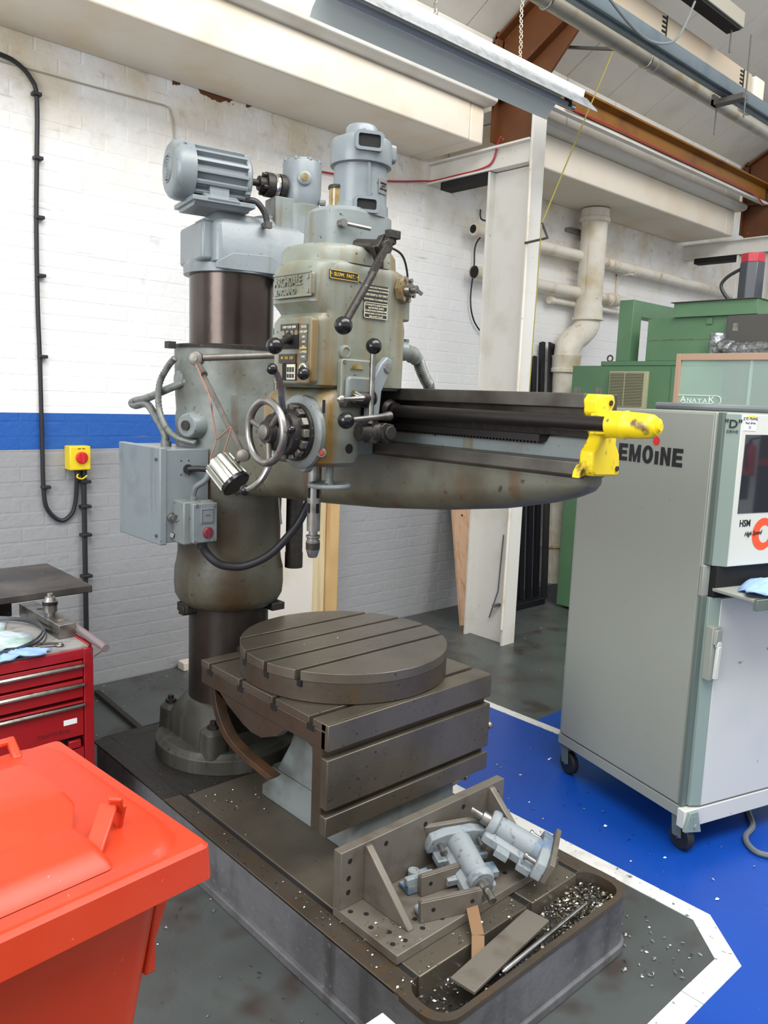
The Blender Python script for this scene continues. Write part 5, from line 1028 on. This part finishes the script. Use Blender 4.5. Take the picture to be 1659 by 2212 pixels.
MB().lathe((1.058, 2.86, .7745), Vector((-.017, -.43, .0)), [(0, .0135), (.43, .0135), (.433, .012)], 18).build('bar_length', mat('pinkish_steel', (136, 122, 124), .4, .5), rl)
MB().tube([(1.043, 2.45, .762), (1.047, 2.538, .715)], .0015, 6).build('hanging_wire', STEEL, rl)
hoopg = []
for k, (dz, r, dx) in enumerate(((.005, .238, 0), (.0155, .216, .012), (.026, .228, -.012))):
    mb = MB(); n = 72; R = []
    for j in range(n):
        t = 2*PI*j/n; wob = .006*math.sin(2*t+k)
        c = Vector((.735+dx+(r+wob)*math.cos(t), 2.80+(r*1.06+wob)*math.sin(t), TZ+dz+.004*math.sin(3*t+k))); e = Vector((math.cos(t), math.sin(t), 0))
        R.append([c+e*s*.001+Vector((0, 0, z)) for s, z in ((-1.5, -.003), (1.5, -.003), (1.5, .006), (-1.5, .006))])
    R.append(R[0]); mb.rings(R, False)
    o = mb.build('bandsaw_blade', HOOPM)
    tag(o, ('lowest of the three coiled dark steel hoops on the tool chest', 'middle one of the three coiled dark steel hoops on the tool chest', 'topmost of the three coiled dark steel hoops on the tool chest')[k], 'saw blade', 'coiled blades on the tool chest')
def crumple(cx, cy, z, sx, sy, h, seed, nx=14, ny=12, droop=0):
    rnd = random.Random(seed); V = []; F = []
    ph = [(rnd.uniform(4, 12), rnd.uniform(4, 12), rnd.uniform(0, 6)) for _ in range(5)]
    for i in range(nx):
        for j in range(ny):
            u = i/(nx-1)*2-1; v = j/(ny-1)*2-1; rr = 1+.16*math.sin(5*math.atan2(v, u)+seed)
            x = cx+u*sx*rr; y = cy+v*sy*rr
            hh = sum(math.sin(a*u+b*v+c) for a, b, c in ph)/5
            zz_ = z+h*(.5+.5*hh)*max(0, 1-.5*(u*u+v*v))+.001
            if droop and v < -.3: zz_ -= droop*(-.3-v)
            V.append((x, y, zz_))
    for i in range(nx-1):
        for j in range(ny-1): F.append((i*ny+j, (i+1)*ny+j, (i+1)*ny+j+1, i*ny+j+1))
    return MB().add(V, F)
def cloth(name, mbb, m, lab, cat, th=.0015):
    o = mbb.build(name, m, None, 0, 180); md = o.modifiers.new('thick', 'SOLIDIFY'); md.thickness = th; md.offset = 1; return tag(o, lab, cat)
cloth('plastic_bag', crumple(.72, 2.80, TZ, .17, .17, .03, 3), POLY, 'crumpled clear bag with papers inside the steel hoops', 'bag')
cloth('blue_glove', crumple(.82, 2.562, TZ+.002, .085, .034, .030, 8, 20, 12), BLUEP, 'crumpled pale blue glove at the front edge of the tool chest', 'glove')
sp1 = thing('spanner', (.90, 2.6, TZ), 'small spanner near the front right corner of the chest top', 'spanner')
mb = MB(); mb.bar((.845, 2.640, TZ+.004), (.945, 2.600, TZ+.004), .009, .005); mb.build('shank', STEEL, sp1, .001)
mb = MB(); mb.torus((.955, 2.596, TZ+.005), (0, 0, 1), .010, .004, 16, 6); mb.build('ring_end', STEEL, sp1)
mb = MB(); mb.bar((.885, 2.668, TZ+.004), (.968, 2.612, TZ+.004), .008, .005); o = mb.build('steel_scriber', STEEL); tag(o, 'short steel tool lying behind the small spanner on the chest', 'tool')

sf = thing('steel_plate', (1.0, 3.4, .8), 'dark heavy steel surface plate on a stand behind the tool chest', 'plate')
MB().box(.35, 1.298, 3.15, 3.66, .772, .802).build('plate_top', PLATEST, sf, .004)
MB().box(.50, 1.02, 3.27, 3.58, .03, .771).build('stand', DARKIRON, sf, .01)
MB().box(.45, 1.07, 3.24, 3.6, 0, .03).build('stand_foot', DARKIRON, sf, .005)

fb = MB(); fb.bar((1.64, 3.95, .013), (1.605, 3.27, .013), .025, .025); tag(fb.build('floor_bar', DARKIRON), 'long dark square bar lying on the floor between chest and drill', 'bar')
wo = MB(); wo.box(2.17, 2.26, 3.99, 4.06, .001, .05); tag(wo.build('white_block', WHITEP, None, .004), 'small white block on the floor against the wall behind the column', 'block')
pt = thing('green_post', (1.04, 1.1, 0), 'pale green square post end at the bottom edge, in front of the drill base', 'post')
PM = Matrix.Translation((1.052, 1.065, 0)) @ Matrix.Rotation(math.radians(0), 4, 'Z')
MB(PM).box(-.028, .028, -.10, .045, 0, .30).build('post_body', POSTG, pt, .002)
MB(PM).box(-.05, .05, -.12, .06, 0, .006).build('foot_plate', POSTG, pt, .001)

# ================================================================== WALL-SIDE TIMBER AND STEEL
pk = MB(); pk.bar((4.275, 3.70, .02), (4.53, 4.02, 1.05), .25, .03, (.6, -.8, .2))
pl_ = thing('pine_plank', (4.3, 3.7, 0), 'pink pine plank with knots leaning on the wall beside the stanchion', 'plank')
mb = MB(); V = [(4.205, 3.672, 0.002), (4.43, 3.66, .002), (4.70, 4.02, 1.15), (4.38, 4.03, 1.15)]
nv = Vector((.1, .95, -.3)).normalized()*.028
mb.add([Vector(v) for v in V]+[Vector(v)+nv for v in V], [(0, 1, 2, 3), (7, 6, 5, 4), (0, 4, 5, 1), (1, 5, 6, 2), (2, 6, 7, 3), (3, 7, 4, 0)]); mb.build('board', PLANK, pl_, .002)
for t_, u in ((.12, .62), (.55, .6), (.66, .3)):
    c = (Vector(V[0]).lerp(Vector(V[3]), t_)).lerp(Vector(V[1]).lerp(Vector(V[2]), t_), u)
    MB().lathe(c-nv*.02, -nv, [(0, .009), (.0006, .008)], 12).build('knot', DARK, pl_)
txt = ['leftmost', 'second from left', 'middle', 'second from right', 'rightmost']
for k in range(5):
    x = 4.86+k*.10
    t = MB(); p = Vector((x, 3.82, .002)); q = Vector((x+.17, 4.045, 1.62+.12*k))
    t.bar(p, q, .045, .008, (1, 0, 0)).bar(p+Vector((0, -.02, .003)), q+Vector((0, -.02, .003)), .008, .045, (1, 0, 0))
    tag(t.build('steel_angle', BLACKM, None, .001), '%s of the black steel lengths leaning by the downpipe' % txt[k], 'steel length', 'black steel lengths by the downpipe')
dk = MB(); dk.bar((5.36, 3.80, .002), (5.535, 4.02, 2.10), .11, .012, (.2, -1, 0)); tag(dk.build('dark_board', BLACKM, None, .002), 'wide dark board leaning upright on the wall left of the downpipe', 'board')
db = MB(); db.box(4.80, 5.24, 3.70, 3.78, .001, .05); tag(db.build('dark_kerb', BLACKM, None, .004), 'low dark steel bar on the floor below the leaning lengths', 'bar')

# ================================================================== CONTROL CABINET
A16 = math.radians(-16)
K = Matrix.Translation((2.68, 1.24, 0)) @ Matrix.Rotation(A16, 4, 'Z')
cb = thing('control_cabinet', (2.95, 1.5, 0), 'tall grey machine control cabinet on castors standing on the blue floor', 'cabinet')
def Kb(): return MB(K)
def Kv(v): return (K.to_3x3() @ Vector(v))
def Kp(v): return K @ Vector(v)
Kb().box(0, .68, .008, .69, .178, 1.606).build('cabinet_body', CABS, cb, .003)
Kb().box(-.004, 0.0, .014, .676, .182, 1.600).build('side_panel', CABS, cb, .0015)
mb = Kb(); mb.box(-.002, .70, 0, .695, .130, .174); mb.build('base_frame', CABS, cb, .003)
mb = Kb(); mb.prism([(-.015, .105), (-.015, .174), (.70, .174), (.70, .105)], 'y', -.035, 0); mb; mb.build('front_plinth', CABF, cb, .003); mb = Kb(); mb.prism([(-.02, .10), (0, .17), (.04, .17), (.065, .085)], 'y', -.048, -.034); mb.build('corner_cover', CABG, cb, .002)
mb = Kb(); mb.box(.005, .012, -.050, -.047, .115, .155).box(.02, .027, -.050, -.047, .11, .155); mb.lathe((.03, -.048, .115), (0, -1, 0), [(0, .008), (.004, .007)], 12); mb.build('corner_bracket', CABG, cb)
# lower door
mb = Kb(); mb.box(-.003, .024, -.008, .008, .178, .965); mb.build('dark_strip', CABD, cb, .001)
mb = Kb(); mb.prism([(.022, -.0185), (.062, -.035), (.062, 0), (.022, 0)], 'z', .182, .962); mb.build('door_edge', CABG, cb, .001)
dr2 = Kb().box(.062, .66, -.036, 0, .182, .958).build('door', CABF, cb, .003)
mb = Kb(); mb.box(.018, .058, -.052, -.02, .668, .862); mb.prism([(.02, -.052), (.055, -.052), (.052, -.064), (.026, -.064)], 'z', .80, .855); mb.build('handle_plate', CABS, dr2, .003)
mb = Kb(); mb.bar((.042, -.062, .795), (.040, -.060, .675), .018, .014, (0, 1, 0)); mb.lathe((.042, -.054, .80), (0, -1, 0), [(0, .014), (.012, .013)], 16); mb.build('door_handle', CABF, dr2, .003)
# monitor head
mb = Kb(); mb.box(.010, .028, -.012, .01, 1.078, 1.606); mb.build('monitor_edge', CABD, cb, .001)
mb = Kb(); mb.prism([(.024, -.012), (.060, -.045), (.060, 0), (.024, 0)], 'z', 1.075, 1.603); mb.build('monitor_bevel', CABG, cb, .001)
mon = Kb().box(.060, .66, -.046, .0, 1.075, 1.603).build('monitor_front', CABF, cb, .003)
Kb().box(.085, .56, -.0475, -.045, 1.262, 1.535).build('monitor_glass', SCREEN, cb, .001)
text('handwriting', '"D"', .028, Kp((.040, -.0298, 1.568)), Kv((.73, -.67, 0)), (0, 0, 1), BLACKT, cb, .0006)
text('handwriting', 'DRIVE', .010, Kp((.039, -.0296, 1.543)), Kv((.73, -.67, 0)), (0, 0, 1), BLACKT, cb)
pn = Kb().box(.072, .132, -.0472, -.0460, 1.548, 1.596).build('paper_note', PAPER, cb)
for s_, z, h in (('C92 PSANE', 1.588, .010), ('Find drive', 1.574, .009), ('S1', 1.559, .010)): text('handwriting', s_, h, Kp((.102, -.0474, z)), Kv((1, 0, 0)), (0, 0, 1), BLACKT, pn)
Kb().box(.082, .128, -.0477, -.0470, 1.593, 1.6).build('tape', STICKY, pn)
text('lettering', 'HSM', .024, Kp((.128, -.0465, 1.226)), Kv((1, 0, 0)), (.0, 0, 1), BLACKT, mon, .0007, .85)
ring = Kb()
for R_, m_ in ((.058, 0),): 
    n = 40; outer = [(.225+.055*math.cos(2*PI*j/n), 1.185+.058*math.sin(2*PI*j/n)) for j in range(n)]; inner = [(.232+.028*math.cos(2*PI*j/n), 1.185+.032*math.sin(2*PI*j/n)) for j in range(n)]
    V = [(x, -.0468, z) for x, z in outer]+[(x, -.0468, z) for x, z in inner]; ring.add(V, [(j, (j+1) % n, n+(j+1) % n, n+j) for j in range(n)])
ring.build('orange_ring', ORNG, mon)
text('lettering', 'High Speed', .017, Kp((.175, -.0474, 1.19)), Kv((1, 0, .05)), Kv((.25, 0, 1)), BLACKT, mon, 0, .8)
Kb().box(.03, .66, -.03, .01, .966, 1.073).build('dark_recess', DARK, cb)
Kb().box(-.004, .03, -.004, .012, .965, 1.075).build('corner_post', CABS, cb, .002)
mb = Kb(); mb.box(.028, .66, -.20, -.02, .985, .998); ks = mb.build('keyboard_tray', CABS, cb, .003)
Kb().box(.028, .66, -.205, -.19, .960, .998).build('tray_lip', CABD, ks, .002)
# lettering on the side: black letters, red dot
c0 = Kp((-.0052, .30, 1.437)); 
block_letters('lettering', 'LEMOiNE', .066, .048, .018, .0095, Kp((-.0048, .510, 1.405)), Kv((0, -1, 0)), (0, 0, 1), BLACKT, cb)
rdot = Kb(); rdot.lathe((-.0046, .266, 1.492), (-1, 0, 0), [(0, .0165), (.001, .0165)], 28); rdot.build('red_dot', REDT, cb)
for i, (x, y) in enumerate(((.03, .02), (.64, .02), (.03, .66), (.64, .66))):
    f = Kb(); f.box(x-.02, x+.02, y-.02, y+.02, .105, .13); f.prism([(y-.022, .125), (y+.022, .125), (y+.012, .05), (y-.028, .05)], 'x', x-.024, x-.018).prism([(y-.022, .125), (y+.022, .125), (y+.012, .05), (y-.028, .05)], 'x', x+.018, x+.024); cf = f.build('castor', CABD, cb, .001)
    Kb().lathe((x-.016, y-.014, .05), (1, 0, 0), [(0, .043), (.006, .05), (.026, .05), (.032, .043)], 28).build('castor_wheel', RUBBER, cf)
    Kb().lathe((x-.026, y-.014, .05), (1, 0, 0), [(0, .006), (.052, .006)], 10).build('axle_cap', CHROME, cf)
pb_ = cloth('blue_cloth', crumple(*Kp((.245, -.12, 0)).xy, 1.0, .20, .080, .055, 5, 26, 14), BLUEP, 'folded pale blue cloth on the keyboard tray of the cabinet', 'cloth', .004)
hs = MB(); P = [Kp(v) for v in ((.02, .30, 1.622), (.05, .12, 1.622), (.16, .05, 1.622), (.30, .06, 1.622), (.42, .14, 1.622), (.40, .30, 1.622), (.22, .42, 1.622))]; hs.tube(cr(P, 8), .0135, 10); tag(hs.build('grey_hose', GCAB), 'grey hose coiled on top of the control cabinet', 'hose')
fc = MB(); fc.tube(cr([(3.45, 1.30, .012), (3.2, 1.20, .012), (3.07, 1.125, .012), (2.965, 1.108, .012), (2.905, 1.065, .012), (2.892, 1.015, .012), (2.95, .95, .012), (3.15, .86, .012)], 8), .011, 8)
tag(fc.build('floor_cable', GCAB), 'grey cable looping over the blue floor beside the cabinet castor', 'cable')

# ================================================================== GREEN MACHINE BEHIND
gm = thing('green_machine', (5.9, 2.9, 0), 'large green milling machine behind the control cabinet', 'machine')
MB().box(5.25, 6.0, 2.0, 3.602, .02, 1.90).build('machine_base', GREENM, gm, .004)
MB().box(5.245, 6.0, 2.0, 3.355, 1.90, 1.932).build('upper_step', GREENM, gm, .003)
MB().box(5.247, 5.2495, 2.79, 2.793, 1.55, 1.93).build('door_joint', GREEND, gm)
for y in (2.76, 3.30):
    pass
mb = MB(); mb.torus((5.3, 3.315, 1.955), (1, 0, 0), .022, .006, 20, 8); mb.build('lifting_eye', MGREY, gm)
vg = MB().box(5.225, 5.2495, 2.955, 3.262, 1.598, 1.858).build('vent_grille', BEIGE, gm, .002)
MB().box(5.2235, 5.2255, 2.985, 3.255, 1.61, 1.848).build('vent_opening', DARK, vg)
for k in range(22): MB().box(5.218, 5.2245, 2.985, 3.255, 1.613+k*.0108, 1.618+k*.0108).build('louvre', BEIGE, vg)
MB().box(5.217, 5.224, 3.13, 3.134, 1.61, 1.848).build('louvre_rib', BEIGE, vg)
mb = MB(); mb.box(5.25, 5.37, 3.125, 3.238, 1.932, 2.366).box(5.37, 6.3, 3.125, 3.238, 2.252, 2.366); mb.build('green_gantry', GREENM, gm, .003)
MB().box(5.25, 6.3, 2.42, 3.0, 1.932, 2.222).build('drive_housing', GREENM, gm, .003)
MB().box(5.247, 5.2495, 2.50, 2.99, 2.075, 2.078).build('housing_joint', SIGHT, gm)
MB().box(5.24, 5.25, 2.53, 2.57, 2.17, 2.215).build('small_block', GREENM, gm, .003)
MB().box(5.22, 6.3, 2.235, 2.80, 2.222, 2.318).build('top_box', GREENM, gm, .002)
MB().box(5.20, 6.3, 2.23, 2.815, 2.318, 2.323).build('top_cover', MGREY, gm, .001)
MB().box(5.18, 5.9, 1.9, 2.405, 2.0, 2.215).build('spindle_carrier', MGREY, gm, .006)
MB().box(5.19, 5.9, 1.9, 2.395, 1.60, 1.995).build('carrier_lower', MGREY, gm, .006)
rp2 = MB().box(5.178, 5.18, 2.325, 2.36, 2.115, 2.165).build('rating_plate', STEEL, gm)
mb = MB(); mb.lathe((5.40, 2.37, 2.323), (0, 0, 1), [(0, .080), (.245, .080)], 8); mb.build('servo_motor', MOTORD, gm, .004)
mb = MB(); mb.lathe((5.40, 2.37, 2.568), (0, 0, 1), [(0, .077), (.055, .077), (.058, .072)], 8); mb.build('motor_cap', MOTORR, gm, .003)
MB().box(5.42, 5.56, 2.10, 2.20, 2.323, 2.46).build('connector_box', MGREY, gm, .004)
mb = MB(); mb.tube(cr([(5.35, 2.42, 2.53), (5.33, 2.50, 2.48), (5.32, 2.53, 2.42), (5.33, 2.48, 2.34), (5.34, 2.44, 2.325)], 8), .011, 8); mb.build('motor_cable', CABLE, gm)
MB().lathe((5.16, 2.44, 1.95), (0, 0, 1), [(0, .05), (.06, .052), (.065, .055), (.15, .052)], 20).build('foil_duct', FOIL, gm)
mb = MB(); P = cr([(5.12, 2.42, 1.96), (5.05, 2.35, 2.01), (5.0, 2.25, 1.985), (4.95, 2.1, 1.98), (4.9, 1.9, 1.985)], 6); mb.tube(P, [.046+.005*math.sin(i*2.1) for i in range(len(P))], 11); mb.build('foil_hose', FOIL, gm, 0, 20)
# guard with printed name
gd = thing('clear_guard', (4.6, 1.9, 1.2), 'clear machine guard with tan frame above the control cabinet', 'guard')
mb = MB(); mb.box(4.585, 4.61, 2.385, 2.415, 1.2, 1.935).box(4.585, 4.61, 1.0, 2.385, 1.895, 1.935).box(4.585, 4.61, 1.0, 2.385, 1.2, 1.24); mb.build('guard_frame', TAN, gd, .002)
gl_ = bpy.data.materials.new('guard_sheet'); gl_.use_nodes = True; nb = gl_.node_tree.nodes['Principled BSDF']; nb.inputs['Base Color'].default_value = (.62, .82, .74, 1); nb.inputs['Alpha'].default_value = .22; nb.inputs['Roughness'].default_value = .06
MB().box(4.596, 4.60, 1.0, 2.386, 1.24, 1.896).build('guard_sheet', gl_, gd)
LETT = mat('white_print', (226, 236, 230), .5)
for ch_, h_, y_, w_ in (('A', .038, 2.353, .036), ('N', .026, 2.315, .026), ('A', .026, 2.282, .026), ('Y', .026, 2.250, .026), ('A', .026, 2.217, .026), ('K', .038, 2.178, .036)):
    text('lettering', ch_, h_, (4.594, y_, 1.655+h_/2-.009), (0, -1, 0), (0, 0, 1), LETT, gd, .0001, 1, .0006, 'CENTER', w_)
mb = MB(); n = 12
P = [(4.594, 2.385, 1.690), (4.594, 2.17, 1.690)]+[(4.594, 2.145-.024*math.sin(PI*j/n), 1.663+.027*math.cos(PI*j/n)) for j in range(n+1)]+[(4.594, 2.385, 1.634)]
mb.tube(P, .0022, 6); mb.tube([(4.594, 2.36, 1.646), (4.594, 2.17, 1.646)], .0015, 6); mb.build('printed_border', LETT, gd)
for y in (1.96,): MB().box(4.59, 4.606, y, y+.012, 1.24, 1.895).build('sheet_joint', gl_, gd)

# ================================================================== ACROSS THE SHOP, MIRRORED IN THE MONITOR GLASS
np3 = thing('notice_panel', (6.76, -4.55, 0), 'white panel with dark notice across the shop, mirrored in the monitor glass', 'panel')
MB().box(6.58, 6.93, -4.60, -4.55, 0, 1.9).build('panel_board', PAPER, np3)
MB().box(6.68, 6.84, -4.549, -4.54, .60, .90).build('dark_notice', MOTORD, np3)
fe = thing('fire_extinguisher', (6.75, -4.45, .88), 'red fire extinguisher across the shop, mirrored in the monitor glass', 'fire extinguisher')
MB().lathe((6.75, -4.46, .88), (0, 0, 1), [(0, .06), (.01, .068), (.30, .068), (.34, .05), (.36, .025)], 24).build('cylinder', SWITCHR, fe)
mb = MB(); mb.lathe((6.75, -4.46, 1.24), (0, 0, 1), [(0, .02), (.05, .018)], 14).bar((6.75, -4.46, 1.29), (6.84, -4.44, 1.31), .02, .02); mb.build('valve_handle', BLACKP, fe)
mb = MB(); mb.tube(cr([(6.74, -4.44, 1.27), (6.67, -4.42, 1.2), (6.67, -4.40, 1.05), (6.68, -4.39, .95)], 6), .012, 8); mb.build('hose', BLACKP, fe)
MB().box(6.735, 6.765, -4.5495, -4.52, 1.0, 1.04).build('wall_hook', STEEL, fe)
rc_ = thing('machine_cabinet', (7.6, -5.2, 0), 'dark brown cabinet across the shop, mirrored in the monitor glass', 'cabinet')
MB().box(6.96, 8.4, -5.6, -4.7, 0, 1.75).build('cabinet_body', mat('dark_brown_cabinet', (84, 62, 58), .5), rc_, .01)
MB().box(6.96, 7.4, -4.70, -4.66, .98, 1.06).build('red_bar', SWITCHR, rc_)
